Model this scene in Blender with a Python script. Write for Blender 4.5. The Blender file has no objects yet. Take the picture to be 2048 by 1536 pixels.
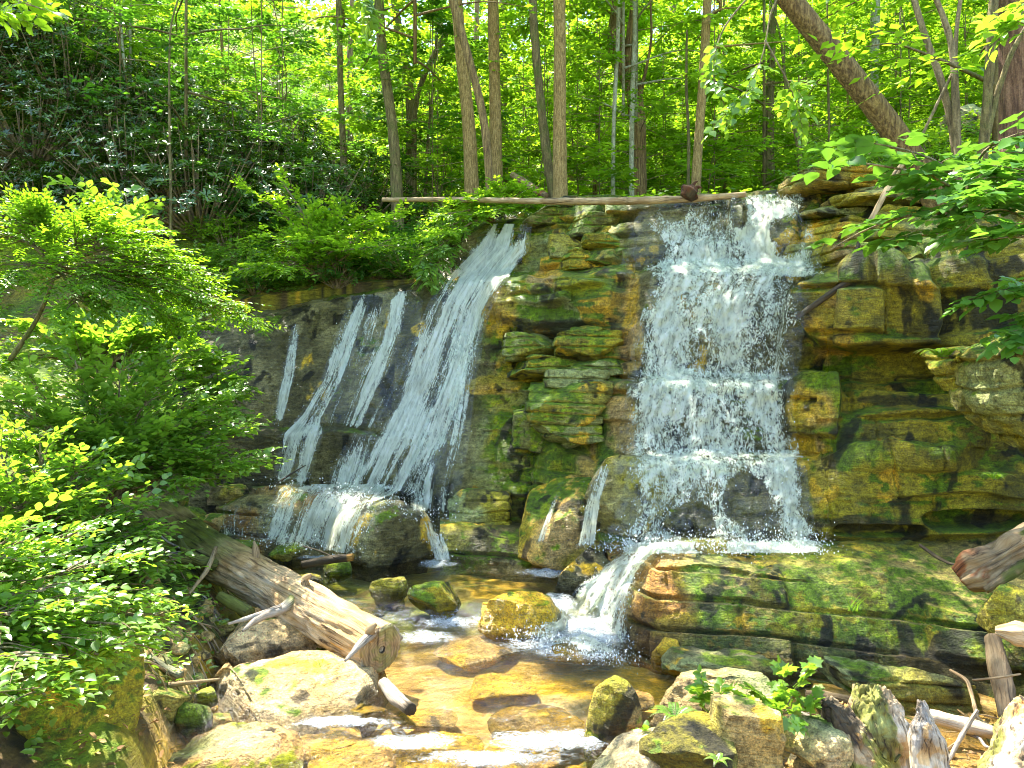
import bpy, bmesh, math, random
import numpy as np
from mathutils import Vector

# ------------------------------------------------------------------ camera, world, sun, exposure
SC = bpy.context.scene
COL = SC.collection
CAMZ = 1.9
FPX = 1540.0                      # focal length in pixels of the 2048 px wide photograph
cam_d = bpy.data.cameras.new('camera')
cam_d.lens = FPX / 2048 * 36.0
cam_d.clip_start = 0.05
cam_d.clip_end = 400
cam = bpy.data.objects.new('camera', cam_d)
COL.objects.link(cam)
cam.location = (0, 0, CAMZ)
cam.rotation_euler = (math.radians(90), 0, 0)
SC.camera = cam

SUN = np.array([-0.32, 0.40, 0.86]); SUN /= np.linalg.norm(SUN)
SUN_EL = math.asin(SUN[2]); SUN_AZ = math.atan2(SUN[0], SUN[1])
world = bpy.data.worlds.new('World'); SC.world = world
world.use_nodes = True
wn = world.node_tree
for n in list(wn.nodes): wn.nodes.remove(n)
wo = wn.nodes.new('ShaderNodeOutputWorld'); wb = wn.nodes.new('ShaderNodeBackground')
ws = wn.nodes.new('ShaderNodeTexSky'); ws.sky_type = 'NISHITA'; ws.sun_disc = False
ws.sun_elevation = SUN_EL; ws.sun_rotation = SUN_AZ; ws.altitude = 300
wb.inputs['Strength'].default_value = 0.15
wn.links.new(ws.outputs[0], wb.inputs[0]); wn.links.new(wb.outputs[0], wo.inputs[0])
sun_d = bpy.data.lights.new('sun', 'SUN'); sun_d.energy = 3.6; sun_d.angle = math.radians(0.5)
sun_d.color = (1.0, 0.94, 0.82)
sun = bpy.data.objects.new('sun', sun_d); COL.objects.link(sun)
sun.rotation_euler = Vector(SUN.tolist()).to_track_quat('Z', 'Y').to_euler()
sun.location = (-6, 8, 20)
SC.view_settings.view_transform = 'Standard'
SC.view_settings.look = 'None'
SC.view_settings.exposure = 2.6
SC.view_settings.gamma = 1.0
SC.render.engine = 'CYCLES'
SC.cycles.max_bounces = 8
SC.cycles.diffuse_bounces = 4
SC.cycles.transparent_max_bounces = 16
SC.cycles.transmission_bounces = 4
SC.cycles.sample_clamp_indirect = 6
SC.cycles.caustics_reflective = False
SC.cycles.caustics_refractive = False
SC.cycles.use_denoising = True
SC.cycles.denoiser = 'OPENIMAGEDENOISE'
SC.cycles.filter_width = 1.0

# ------------------------------------------------------------------ maths helpers
rng = np.random.default_rng(7)

def P(px, py, D):
    """a point at distance D seen at photograph pixel (px, py)"""
    return np.array([(px - 1024) / FPX * D, D, CAMZ - (py - 768) / FPX * D])

def _h(ix, iy, iz, s):
    with np.errstate(over='ignore'):
        h = (ix.astype(np.uint32) * np.uint32(374761393) + iy.astype(np.uint32) * np.uint32(668265263)
             + iz.astype(np.uint32) * np.uint32(2147483647) + np.uint32((s * 1013904223) & 0xffffffff))
        h = (h ^ (h >> np.uint32(13))) * np.uint32(1274126177)
        h = (h ^ (h >> np.uint32(15))) * np.uint32(2246822519)
        h = h ^ (h >> np.uint32(14))
    return h.astype(np.float64) / 4294967295.0

def vnoise(p, s=0):
    p = np.asarray(p, float)
    i = np.floor(p).astype(np.int64); f = p - i
    f = f * f * (3 - 2 * f)
    x, y, z = i[..., 0], i[..., 1], i[..., 2]
    fx, fy, fz = f[..., 0], f[..., 1], f[..., 2]
    r = 0
    for dx in (0, 1):
        for dy in (0, 1):
            for dz in (0, 1):
                w = (fx if dx else 1 - fx) * (fy if dy else 1 - fy) * (fz if dz else 1 - fz)
                r = r + w * _h(x + dx, y + dy, z + dz, s)
    return r * 2 - 1

def fbm(p, octv=4, s=0, gain=0.5):
    p = np.asarray(p, float); a = 1.0; r = 0; t = 0
    for k in range(octv):
        r = r + a * vnoise(p * (2.03 ** k) + 17.3 * k, s + k * 31); t += a; a *= gain
    return r / t

def ridge(p, octv=3, s=0):
    p = np.asarray(p, float); a = 1.0; r = 0; t = 0
    for k in range(octv):
        r = r + a * (1 - np.abs(vnoise(p * (2.1 ** k) + 9.1 * k, s + k * 13))); t += a; a *= .5
    return r / t

def sstep(a, b, x):
    t = np.clip((x - a) / (b - a), 0, 1); return t * t * (3 - 2 * t)

def nrm(v):
    v = np.asarray(v, float)
    return v / np.maximum(np.linalg.norm(v, axis=-1, keepdims=True), 1e-9)

def vnormals(V, faces):
    N = np.zeros_like(V)
    for F in faces:
        if len(F) == 0: continue
        a, b, c = V[F[:, 0]], V[F[:, 1]], V[F[:, 2]]
        n = np.cross(b - a, c - a)
        for k in range(F.shape[1]):
            for j in range(3):
                N[:, j] += np.bincount(F[:, k], n[:, j], len(V))
    return nrm(N)

# ------------------------------------------------------------------ object helpers
def tag(o, label=None, cat=None, group=None, kind=None):
    if label: o['label'] = label
    if cat: o['category'] = cat
    if group: o['group'] = group
    if kind: o['kind'] = kind
    return o

def build(name, V, faces, mat, parent=None, smooth=True, col=None, attrs=None, uv=None):
    """ONE mesh object from numpy vertices and a list of face arrays (quads and / or triangles)"""
    me = bpy.data.meshes.new(name)
    faces = [np.asarray(F) for F in faces if len(F)]
    me.vertices.add(len(V)); me.vertices.foreach_set('co', np.asarray(V, np.float32).ravel())
    nl = sum(F.size for F in faces); nf = sum(len(F) for F in faces)
    me.loops.add(nl); me.polygons.add(nf)
    me.loops.foreach_set('vertex_index', np.concatenate([F.ravel() for F in faces]).astype(np.int32))
    tot = np.concatenate([np.full(len(F), F.shape[1]) for F in faces]).astype(np.int32)
    me.polygons.foreach_set('loop_start', np.concatenate([[0], np.cumsum(tot)[:-1]]).astype(np.int32))
    me.update(calc_edges=True)
    if smooth:
        me.polygons.foreach_set('use_smooth', np.ones(nf, bool))
    if col is not None:
        a = me.color_attributes.new('col', 'FLOAT_COLOR', 'POINT')
        c = np.ones((len(V), 4), np.float32); c[:, :col.shape[1]] = col
        a.data.foreach_set('color', c.ravel())
    for k, v in (attrs or {}).items():
        a = me.attributes.new(k, 'FLOAT', 'POINT'); a.data.foreach_set('value', np.asarray(v, np.float32))
    if uv is not None:
        l = me.uv_layers.new(name='UVMap')
        li = np.concatenate([F.ravel() for F in faces])
        l.data.foreach_set('uv', np.asarray(uv, np.float32)[li].ravel())
    me.materials.append(mat)
    o = bpy.data.objects.new(name, me); COL.objects.link(o)
    if parent is not None: o.parent = parent
    return o

def empty(name, loc=(0, 0, 0)):
    o = bpy.data.objects.new(name, None); COL.objects.link(o); o.location = tuple(loc)
    o.empty_display_size = .1
    return o

class Acc:
    """collects shapes into one mesh"""
    def __init__(s): s.V = []; s.Q = []; s.T = []; s.A = []; s.n = 0
    def add(s, V, Q=None, T=None, a=0.0):
        V = np.asarray(V, float)
        s.V.append(V); s.A.append(np.broadcast_to(a, (len(V),)).astype(float))
        if Q is not None and len(Q): s.Q.append(np.asarray(Q) + s.n)
        if T is not None and len(T): s.T.append(np.asarray(T) + s.n)
        s.n += len(V)
    def out(s):
        V = np.concatenate(s.V); f = []
        if s.Q: f.append(np.concatenate(s.Q))
        if s.T: f.append(np.concatenate(s.T))
        return V, f, np.concatenate(s.A)
    def build(s, name, mat, parent=None, origin=None, smooth=True):
        V, f, A = s.out()
        if origin is not None: V = V - np.asarray(origin)
        return build(name, V, f, mat, parent, smooth, attrs={'v': A})

def grid_faces(nr, nc, wrap=False):
    r = np.arange(nr - 1)[:, None]; c = np.arange(nc if wrap else nc - 1)[None]
    c2 = (c + 1) % nc
    return np.stack([r * nc + c, r * nc + c2, (r + 1) * nc + c2, (r + 1) * nc + c], -1).reshape(-1, 4)

def tube(pts, rad, seg=8, rough=0.0, seed=0, cap=True, step=None, ridges=0):
    """a tapering tube along points; rough displaces it like bark or weathered wood"""
    pts = np.asarray(pts, float); rad = np.broadcast_to(rad, (len(pts),)).astype(float)
    if step or len(pts) > 2:
        d = np.concatenate([[0], np.cumsum(np.linalg.norm(np.diff(pts, axis=0), axis=1))])
        n = max(len(pts), int(d[-1] / step) + 2) if step else len(pts) * 4
        t = np.linspace(0, d[-1], n)
        # catmull-like smoothing through dense resample and box filter
        q = np.stack([np.interp(t, d, pts[:, k]) for k in range(3)], 1)
        rr = np.interp(t, d, rad)
        if len(pts) > 2:
            k = max(1, n // (len(pts) * 3)); 
            for _ in range(2):
                pad = np.concatenate([2 * q[:1] - q[1:k + 1][::-1], q, 2 * q[-1:] - q[-k - 1:-1][::-1]])
                ker = np.ones(2 * k + 1) / (2 * k + 1)
                q = np.stack([np.convolve(pad[:, j], ker, 'valid') for j in range(3)], 1)
        pts, rad = q, rr
    n = len(pts)
    tan = nrm(np.gradient(pts, axis=0))
    up = np.array([0, 0, 1.0]) if abs(tan[:, 2]).mean() < .8 else np.array([0, 1.0, 0])
    a = nrm(np.cross(tan, up)); b = np.cross(a, tan)
    th = np.arange(seg) / seg * 2 * math.pi
    ct, st = np.cos(th), np.sin(th)
    dirs = a[:, None] * ct[None, :, None] + b[:, None] * st[None, :, None]
    R = np.repeat(rad[:, None], seg, 1)
    if rough:
        L = np.concatenate([[0], np.cumsum(np.linalg.norm(np.diff(pts, axis=0), axis=1))])
        nz = np.stack([ct[None].repeat(n, 0) * 2.2, st[None].repeat(n, 0) * 2.2, (L / max(rad.mean(), .01) * .35)[:, None].repeat(seg, 1)], -1)
        R = R * (1 + rough * fbm(nz, 4, seed) * 1.6)
        if ridges:
            nz2 = np.stack([ct[None].repeat(n, 0) * ridges, st[None].repeat(n, 0) * ridges, (L / max(rad.mean(), .01) * .5)[:, None].repeat(seg, 1)], -1)
            R = R * (1 - rough * .8 * np.clip(ridge(nz2, 2, seed + 5) - .72, 0, 1) * 4)
    V = (pts[:, None] + dirs * R[..., None]).reshape(-1, 3)
    Q = grid_faces(n, seg, True)
    T = np.zeros((0, 3), int)
    if cap:
        V = np.concatenate([V, pts[:1], pts[-1:]]); i0 = n * seg
        c = np.arange(seg); c2 = (c + 1) % seg
        T = np.concatenate([np.stack([c2, c, np.full(seg, i0)], 1),
                            np.stack([(n - 1) * seg + c, (n - 1) * seg + c2, np.full(seg, i0 + 1)], 1)])
    return V, Q, T

_ico = {}
def ico(sub):
    if sub not in _ico:
        bm = bmesh.new(); bmesh.ops.create_icosphere(bm, subdivisions=sub, radius=1)
        V = np.array([v.co[:] for v in bm.verts]); F = np.array([[v.index for v in f.verts] for f in bm.faces])
        bm.free(); _ico[sub] = (nrm(V), F)
    return _ico[sub]

# ------------------------------------------------------------------ materials
def new_mat(name):
    m = bpy.data.materials.new(name); m.use_nodes = True
    nt = m.node_tree
    for n in list(nt.nodes): nt.nodes.remove(n)
    out = nt.nodes.new('ShaderNodeOutputMaterial')
    return m, nt, out
def N(nt, t, **kw):
    n = nt.nodes.new(t)
    for k, v in kw.items():
        if k.startswith('i_'):
            n.inputs[k[2:].replace('_', ' ')].default_value = v
        else: setattr(n, k, v)
    return n
def ramp(nt, stops, fac, interp='LINEAR'):
    r = nt.nodes.new('ShaderNodeValToRGB'); r.color_ramp.interpolation = interp
    el = r.color_ramp.elements
    while len(el) > 1: el.remove(el[0])
    el[0].position = stops[0][0]; el[0].color = (*stops[0][1], 1)
    for p, c in stops[1:]:
        e = el.new(p); e.color = (*c, 1)
    nt.links.new(fac, r.inputs[0]); return r.outputs[0]
def attr(nt, name):
    a = nt.nodes.new('ShaderNodeAttribute'); a.attribute_name = name; return a
def math_n(nt, op, a, b=None, clamp=False):
    m = nt.nodes.new('ShaderNodeMath'); m.operation = op; m.use_clamp = clamp
    for i, x in enumerate((a, b)):
        if x is None: continue
        if isinstance(x, (int, float)): m.inputs[i].default_value = x
        else: nt.links.new(x, m.inputs[i])
    return m.outputs[0]
def mapping(nt, src, scale=(1, 1, 1)):
    m = nt.nodes.new('ShaderNodeMapping'); m.inputs['Scale'].default_value = scale
    nt.links.new(src, m.inputs[0]); return m.outputs[0]
def noise(nt, vec, scale, detail=4, rough=.55, dist=0):
    n = nt.nodes.new('ShaderNodeTexNoise'); n.inputs['Scale'].default_value = scale
    n.inputs['Detail'].default_value = detail; n.inputs['Roughness'].default_value = rough
    n.inputs['Distortion'].default_value = dist
    if vec is not None: nt.links.new(vec, n.inputs['Vector'])
    return n.outputs['Fac']
def mixc(nt, fac, a, b, mode='MIX'):
    m = nt.nodes.new('ShaderNodeMix'); m.data_type = 'RGBA'; m.blend_type = mode
    for i, x in ((0, fac), (6, a), (7, b)):
        if isinstance(x, (int, float)): m.inputs[i].default_value = x
        elif isinstance(x, tuple): m.inputs[i].default_value = (*x, 1)
        else: nt.links.new(x, m.inputs[i])
    return m.outputs[2]
def bump(nt, h, strength=.5, dist=.02, prev=None):
    b = nt.nodes.new('ShaderNodeBump'); b.inputs['Strength'].default_value = strength
    b.inputs['Distance'].default_value = dist; nt.links.new(h, b.inputs['Height'])
    if prev is not None: nt.links.new(prev, b.inputs['Normal'])
    return b.outputs[0]

def rock_material(name='rock', fine=1.0):
    m, nt, out = new_mat(name); L = nt.links
    tc = N(nt, 'ShaderNodeTexCoord').outputs['Object']
    geo = N(nt, 'ShaderNodeNewGeometry')
    pos = geo.outputs['Position']
    c = attr(nt, 'col'); wet = attr(nt, 'wet').outputs['Fac']
    n1 = noise(nt, pos, 26, 6, .68); n2 = noise(nt, pos, 90, 4, .7)
    n3 = noise(nt, mapping(nt, pos, (1, 1, 5)), 7, 5, .65)
    v1 = ramp(nt, [(.28, (.25, .25, .22)), (.46, (.95, .95, .95)), (.60, (1.35, 1.35, 1.3)), (.75, (2.0, 1.95, 1.7))], n1)
    v2 = ramp(nt, [(.3, (.45, .45, .45)), (.7, (1.55, 1.55, 1.55))], n2)
    v3 = ramp(nt, [(.3, (.62, .58, .50)), (.7, (1.35, 1.35, 1.35))], n3)
    col = mixc(nt, fine, c.outputs['Color'], v1, 'MULTIPLY')
    col = mixc(nt, fine, col, v2, 'MULTIPLY'); col = mixc(nt, 1.0, col, v3, 'MULTIPLY')
    # pits and lichen specks
    sp = ramp(nt, [(.60, (0, 0, 0)), (.68, (1, 1, 1))], noise(nt, pos, 38, 3, .8))
    col = mixc(nt, math_n(nt, 'MULTIPLY', sp, .55 * fine), col, (.035, .03, .012))
    bs = N(nt, 'ShaderNodeBsdfPrincipled')
    L.new(col, bs.inputs['Base Color'])
    r = math_n(nt, 'SUBTRACT', .85, math_n(nt, 'MULTIPLY', wet, .6)); L.new(r, bs.inputs['Roughness'])
    h = math_n(nt, 'ADD', n1, math_n(nt, 'MULTIPLY', n2, .45))
    h = math_n(nt, 'ADD', h, math_n(nt, 'MULTIPLY', n3, 1.2))
    L.new(bump(nt, h, 1.0, .06), bs.inputs['Normal'])
    L.new(bs.outputs[0], out.inputs[0]); return m

def leaf_material(name, stops, trans=(.30, .50, .03), tw=.42, rough=.45, spec=.5, gloss_tint=None):
    m, nt, out = new_mat(name); L = nt.links
    v = attr(nt, 'v').outputs['Fac']
    oi = N(nt, 'ShaderNodeObjectInfo').outputs['Random']
    vv = math_n(nt, 'ADD', v, math_n(nt, 'MULTIPLY', math_n(nt, 'SUBTRACT', oi, .5), .25), True)
    col = ramp(nt, stops, vv)
    bs = N(nt, 'ShaderNodeBsdfPrincipled'); L.new(col, bs.inputs['Base Color'])
    bs.inputs['Roughness'].default_value = rough; bs.inputs['Specular IOR Level'].default_value = spec
    tr = N(nt, 'ShaderNodeBsdfTranslucent')
    tcol = ramp(nt, [(0, tuple(x * .55 for x in trans)), (.6, trans), (1, tuple(min(1, x * 1.5) for x in trans))], vv)
    L.new(tcol, tr.inputs[0])
    mx = N(nt, 'ShaderNodeMixShader'); mx.inputs[0].default_value = tw
    L.new(bs.outputs[0], mx.inputs[1]); L.new(tr.outputs[0], mx.inputs[2]); L.new(mx.outputs[0], out.inputs[0])
    return m

def bark_material(name, a, b, moss=(.09, .12, .01), moss_amt=.3, grain=(14, 14, 2.2), bs_str=.9, rough=.85):
    m, nt, out = new_mat(name); L = nt.links
    tc = N(nt, 'ShaderNodeTexCoord').outputs['Object']
    n1 = noise(nt, mapping(nt, tc, grain), 2.2, 7, .68, .3)
    n2 = noise(nt, tc, 3.2, 5, .6); n3 = noise(nt, tc, 60, 3, .7)
    col = ramp(nt, [(.28, tuple(x * .28 for x in a)), (.45, a), (.62, b), (.8, tuple(min(1, x * 1.25) for x in b))], n1)
    f = ramp(nt, [(.5 + .25 * (.5 - moss_amt), (0, 0, 0)), (.68 + .25 * (.5 - moss_amt), (1, 1, 1))], n2)
    col = mixc(nt, math_n(nt, 'MULTIPLY', f, min(1, moss_amt * 2)), col, moss)
    col = mixc(nt, 1.0, col, ramp(nt, [(.3, (.65, .65, .65)), (.7, (1.3, 1.3, 1.3))], n3), 'MULTIPLY')
    bs = N(nt, 'ShaderNodeBsdfPrincipled'); L.new(col, bs.inputs['Base Color']); bs.inputs['Roughness'].default_value = rough
    h = math_n(nt, 'ADD', n1, math_n(nt, 'MULTIPLY', n3, .2))
    L.new(bump(nt, h, bs_str, .03), bs.inputs['Normal']); L.new(bs.outputs[0], out.inputs[0]); return m

def wood_material():
    m, nt, out = new_mat('weathered_wood'); L = nt.links
    c = attr(nt, 'col').outputs['Color']
    uv = N(nt, 'ShaderNodeUVMap').outputs[0]
    n1 = noise(nt, mapping(nt, uv, (46, 3.2, 1)), 1.0, 7, .66, .8)
    n2 = noise(nt, mapping(nt, uv, (9, 5, 1)), 1.0, 5, .6, .5)
    crack = ramp(nt, [(.34, (.10, .07, .04)), (.44, (.74, .72, .68)), (.65, (1.15, 1.15, 1.15)), (.8, (1.35, 1.3, 1.2))], n1)
    col = mixc(nt, 1.0, c, crack, 'MULTIPLY')
    col = mixc(nt, 1.0, col, ramp(nt, [(.3, (.6, .5, .38)), (.6, (1.1, 1.1, 1.1))], n2), 'MULTIPLY')
    bs = N(nt, 'ShaderNodeBsdfPrincipled'); L.new(col, bs.inputs['Base Color']); bs.inputs['Roughness'].default_value = .8
    h = math_n(nt, 'ADD', n1, math_n(nt, 'MULTIPLY', n2, .8))
    L.new(bump(nt, h, 1.0, .02), bs.inputs['Normal']); L.new(bs.outputs[0], out.inputs[0]); return m

def simple_mat(name, a, b, scale=20, rough=.8, bstr=.5, bd=.01):
    m, nt, out = new_mat(name); L = nt.links
    pos = N(nt, 'ShaderNodeNewGeometry').outputs['Position']
    n1 = noise(nt, pos, scale, 6, .65)
    bs = N(nt, 'ShaderNodeBsdfPrincipled'); L.new(ramp(nt, [(.3, a), (.7, b)], n1), bs.inputs['Base Color'])
    bs.inputs['Roughness'].default_value = rough
    L.new(bump(nt, n1, bstr, bd), bs.inputs['Normal']); L.new(bs.outputs[0], out.inputs[0]); return m

def whitewater_material(name, streak=(60, 3.0), thr=.5, soft=.10, tint=(.88, .94, .76), w=(.5, .25, .25), fs=55, web=.0, st3=.62):
    """broken white water: aerated water where the noise is high, clear between"""
    m, nt, out = new_mat(name); L = nt.links
    uv = N(nt, 'ShaderNodeUVMap').outputs[0]
    d = attr(nt, 'dens').outputs['Fac']
    n1 = noise(nt, mapping(nt, uv, (streak[0], streak[1], 1)), 1.0, 6, .7, 1.2)
    n2 = noise(nt, mapping(nt, uv, (streak[0] * .25, streak[1] * .6, 1)), 1.0, 4, .6, .6)
    n3 = noise(nt, mapping(nt, N(nt, 'ShaderNodeNewGeometry').outputs['Position'], (1, .6, st3)), fs, 4, .72, .9)
    s = math_n(nt, 'ADD', math_n(nt, 'MULTIPLY', n1, w[0]), math_n(nt, 'MULTIPLY', n2, w[1]))
    s = math_n(nt, 'ADD', s, math_n(nt, 'MULTIPLY', n3, w[2]))
    s = math_n(nt, 'ADD', s, math_n(nt, 'MULTIPLY', math_n(nt, 'SUBTRACT', d, .5), .55))
    if web:
        gp = N(nt, 'ShaderNodeNewGeometry').outputs['Position']
        for sc_, k_ in ((15, 11.0), (34, 9.0)):
            nw = noise(nt, mapping(nt, gp, (1, .5, .5)), sc_, 3, .6, 1.8)
            wv = math_n(nt, 'SUBTRACT', 1.0, math_n(nt, 'MULTIPLY', math_n(nt, 'ABSOLUTE', math_n(nt, 'SUBTRACT', nw, .5)), k_), True)
            s = math_n(nt, 'ADD', s, math_n(nt, 'MULTIPLY', wv, web))
        s = math_n(nt, 'SUBTRACT', s, web * .9)
    a = math_n(nt, 'DIVIDE', math_n(nt, 'SUBTRACT', s, thr), soft, True)
    cf = math_n(nt, 'ADD', math_n(nt, 'MULTIPLY', n1, .6), math_n(nt, 'MULTIPLY', n3, .4))
    col = ramp(nt, [(.38, tuple(x * .30 for x in tint)), (.46, tuple(x * .68 for x in tint)), (.54, tint), (.64, (.97, .98, .94))], cf)  # shading between the streaks is put into the water's colour
    bs = N(nt, 'ShaderNodeBsdfPrincipled'); L.new(col, bs.inputs['Base Color']); bs.inputs['Roughness'].default_value = .35
    L.new(bump(nt, math_n(nt, 'ADD', n1, n3), 1.0, .03), bs.inputs['Normal'])
    tl = N(nt, 'ShaderNodeBsdfTranslucent'); tl.inputs[0].default_value = (*tint, 1)
    m1 = N(nt, 'ShaderNodeMixShader'); m1.inputs[0].default_value = .42
    L.new(bs.outputs[0], m1.inputs[1]); L.new(tl.outputs[0], m1.inputs[2])
    tr = N(nt, 'ShaderNodeBsdfTransparent'); tr.inputs[0].default_value = (.95, .98, .97, 1)
    gl = N(nt, 'ShaderNodeBsdfGlossy'); gl.inputs['Roughness'].default_value = .06
    L.new(bump(nt, n1, .8, .02), gl.inputs['Normal'])
    m0 = N(nt, 'ShaderNodeMixShader'); m0.inputs[0].default_value = .035
    L.new(tr.outputs[0], m0.inputs[1]); L.new(gl.outputs[0], m0.inputs[2])
    m2 = N(nt, 'ShaderNodeMixShader'); L.new(a, m2.inputs[0])
    L.new(m0.outputs[0], m2.inputs[1]); L.new(m1.outputs[0], m2.inputs[2]); L.new(m2.outputs[0], out.inputs[0])
    return m

def pool_material():
    m, nt, out = new_mat('stream_water'); L = nt.links
    pos = N(nt, 'ShaderNodeNewGeometry').outputs['Position']
    f = attr(nt, 'foam').outputs['Fac']; rp = attr(nt, 'ripple').outputs['Fac']
    n1 = noise(nt, mapping(nt, pos, (1, 1.6, 1)), 9, 5, .6, .8); n2 = noise(nt, pos, 34, 4, .6, .6)
    h = math_n(nt, 'ADD', n1, math_n(nt, 'MULTIPLY', n2, .35))
    bp = nt.nodes.new('ShaderNodeBump'); bp.inputs['Distance'].default_value = .035
    L.new(h, bp.inputs['Height']); L.new(math_n(nt, 'ADD', math_n(nt, 'MULTIPLY', rp, .8), .2), bp.inputs['Strength'])
    gl = N(nt, 'ShaderNodeBsdfGlossy'); gl.inputs['Roughness'].default_value = .06
    L.new(bp.outputs[0], gl.inputs['Normal'])
    tr = N(nt, 'ShaderNodeBsdfTransparent'); tr.inputs[0].default_value = (.97, .96, .88, 1)
    fr = N(nt, 'ShaderNodeFresnel'); fr.inputs['IOR'].default_value = 1.33; L.new(bp.outputs[0], fr.inputs['Normal'])
    ms = N(nt, 'ShaderNodeMixShader'); L.new(math_n(nt, 'MULTIPLY', fr.outputs[0], .9, True), ms.inputs[0])
    L.new(tr.outputs[0], ms.inputs[1]); L.new(gl.outputs[0], ms.inputs[2])
    # foam
    n3 = noise(nt, mapping(nt, pos, (1.0, 1.9, 1)), 13, 6, .75, 1.6); n4 = noise(nt, mapping(nt, pos, (1, 1.6, 1)), 48, 4, .7, 1.0)
    s = math_n(nt, 'ADD', math_n(nt, 'MULTIPLY', n3, .6), math_n(nt, 'MULTIPLY', n4, .4))
    s = math_n(nt, 'ADD', s, math_n(nt, 'MULTIPLY', math_n(nt, 'SUBTRACT', f, .5), .50))
    a = math_n(nt, 'DIVIDE', math_n(nt, 'SUBTRACT', s, .54), .22, True)
    df = N(nt, 'ShaderNodeBsdfPrincipled'); df.inputs['Base Color'].default_value = (.86, .90, .90, 1); df.inputs['Roughness'].default_value = .4
    L.new(bump(nt, s, 1.0, .05), df.inputs['Normal'])
    L.new(ramp(nt, [(.35, (.36, .40, .38)), (.52, (.62, .66, .64)), (.7, (.88, .9, .9))], n4), df.inputs['Base Color'])
    m2 = N(nt, 'ShaderNodeMixShader'); L.new(a, m2.inputs[0]); L.new(ms.outputs[0], m2.inputs[1]); L.new(df.outputs[0], m2.inputs[2])
    L.new(m2.outputs[0], out.inputs[0]); return m

M_ROCK = rock_material()
M_BED = rock_material('stream_bed_rock', .45)
M_WOOD = wood_material()
YG = [(0, (.040, .105, .005)), (.35, (.080, .210, .010)), (.7, (.155, .30, .016)), (1, (.28, .40, .04))]
M_LEAF = leaf_material('young_leaf', YG, (.38, .62, .02), .52)
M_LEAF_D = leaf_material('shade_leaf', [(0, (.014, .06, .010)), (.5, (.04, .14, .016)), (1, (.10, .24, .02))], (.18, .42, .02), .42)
M_LEAF_N = leaf_material('broad_leaf', [(0, (.055, .13, .015)), (.5, (.13, .26, .025)), (1, (.25, .38, .07))], (.34, .58, .03), .46, .31, .75)
M_LEAF_S = leaf_material('sapling_leaf', [(0, (.03, .10, .014)), (.5, (.07, .19, .025)), (1, (.14, .28, .05))], (.20, .44, .03), .38, .34, .6)
M_LITTER = leaf_material('dead_leaf', [(0, (.10, .05, .015)), (.5, (.26, .14, .04)), (1, (.45, .28, .10))], (.20, .10, .02), .15, .7, .3)
M_HEM = leaf_material('bright_leaf', [(0, (.05, .13, .010)), (.5, (.11, .24, .015)), (1, (.20, .33, .03))], (.28, .50, .015), .50)
M_RHODO = leaf_material('glossy_leaf', [(0, (.020, .05, .008)), (.6, (.05, .12, .014)), (1, (.11, .20, .02))], (.16, .32, .01), .25, .24, .8)
M_BARK = bark_material('grey_bark', (.25, .16, .045), (.44, .30, .11), moss_amt=.14, grain=(26, 26, 5))
M_BARK_M = bark_material('mossy_bark', (.12, .09, .03), (.24, .19, .07), moss_amt=.45)
M_BARK_B = bark_material('brown_bark', (.15, .09, .03), (.34, .23, .08), moss_amt=.15, grain=(20, 20, 1.6), bs_str=1.0)
M_BARK_P = bark_material('pale_bark', (.30, .29, .18), (.46, .46, .32), moss_amt=.25, grain=(10, 10, 4))
M_BARK_R = bark_material('reddish_bark', (.13, .06, .03), (.28, .15, .08), moss_amt=.12, grain=(16, 16, 2), bs_str=1.0)
M_TWIG = bark_material('twig_bark', (.18, .13, .06), (.34, .26, .13), moss_amt=.2)
M_STICK = bark_material('dry_stick', (.30, .22, .12), (.55, .44, .28), moss_amt=.08)
M_DARKWOOD = bark_material('wet_wood', (.05, .035, .015), (.12, .09, .04), moss_amt=.15, rough=.4)
M_POOL = pool_material()
M_WW = whitewater_material('white_water', (32, 1.5), .50, .10, w=(.54, .24, .22), fs=26, web=.07, st3=.2)
M_WS = whitewater_material('splashing_water', (17, 4.5), .48, .12, w=(.34, .24, .42), fs=21, web=.13)
M_SPRAY = simple_mat('water_drops', (.75, .82, .82), (.92, .95, .95), 30, .3, .1)
# ------------------------------------------------------------------ rock colouring (base colours only)
C = {k: np.array(v) for k, v in dict(
    olive=(.36, .30, .014), olived=(.16, .14, .010), moss=(.14, .235, .004), mossy=(.38, .40, .010),
    ochre=(.70, .43, .025), rust=(.40, .17, .018), grey=(.31, .34, .12), greyd=(.16, .145, .065),
    cream=(.66, .50, .26), tan=(.54, .36, .13), dark=(.028, .022, .008), tufa=(.29, .25, .10), tufad=(.145, .125, .04),
    sand=(.74, .44, .14), litter=(.20, .12, .045)).items()}

def mixv(a, b, f): return a + (b - a) * f[:, None]

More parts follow.
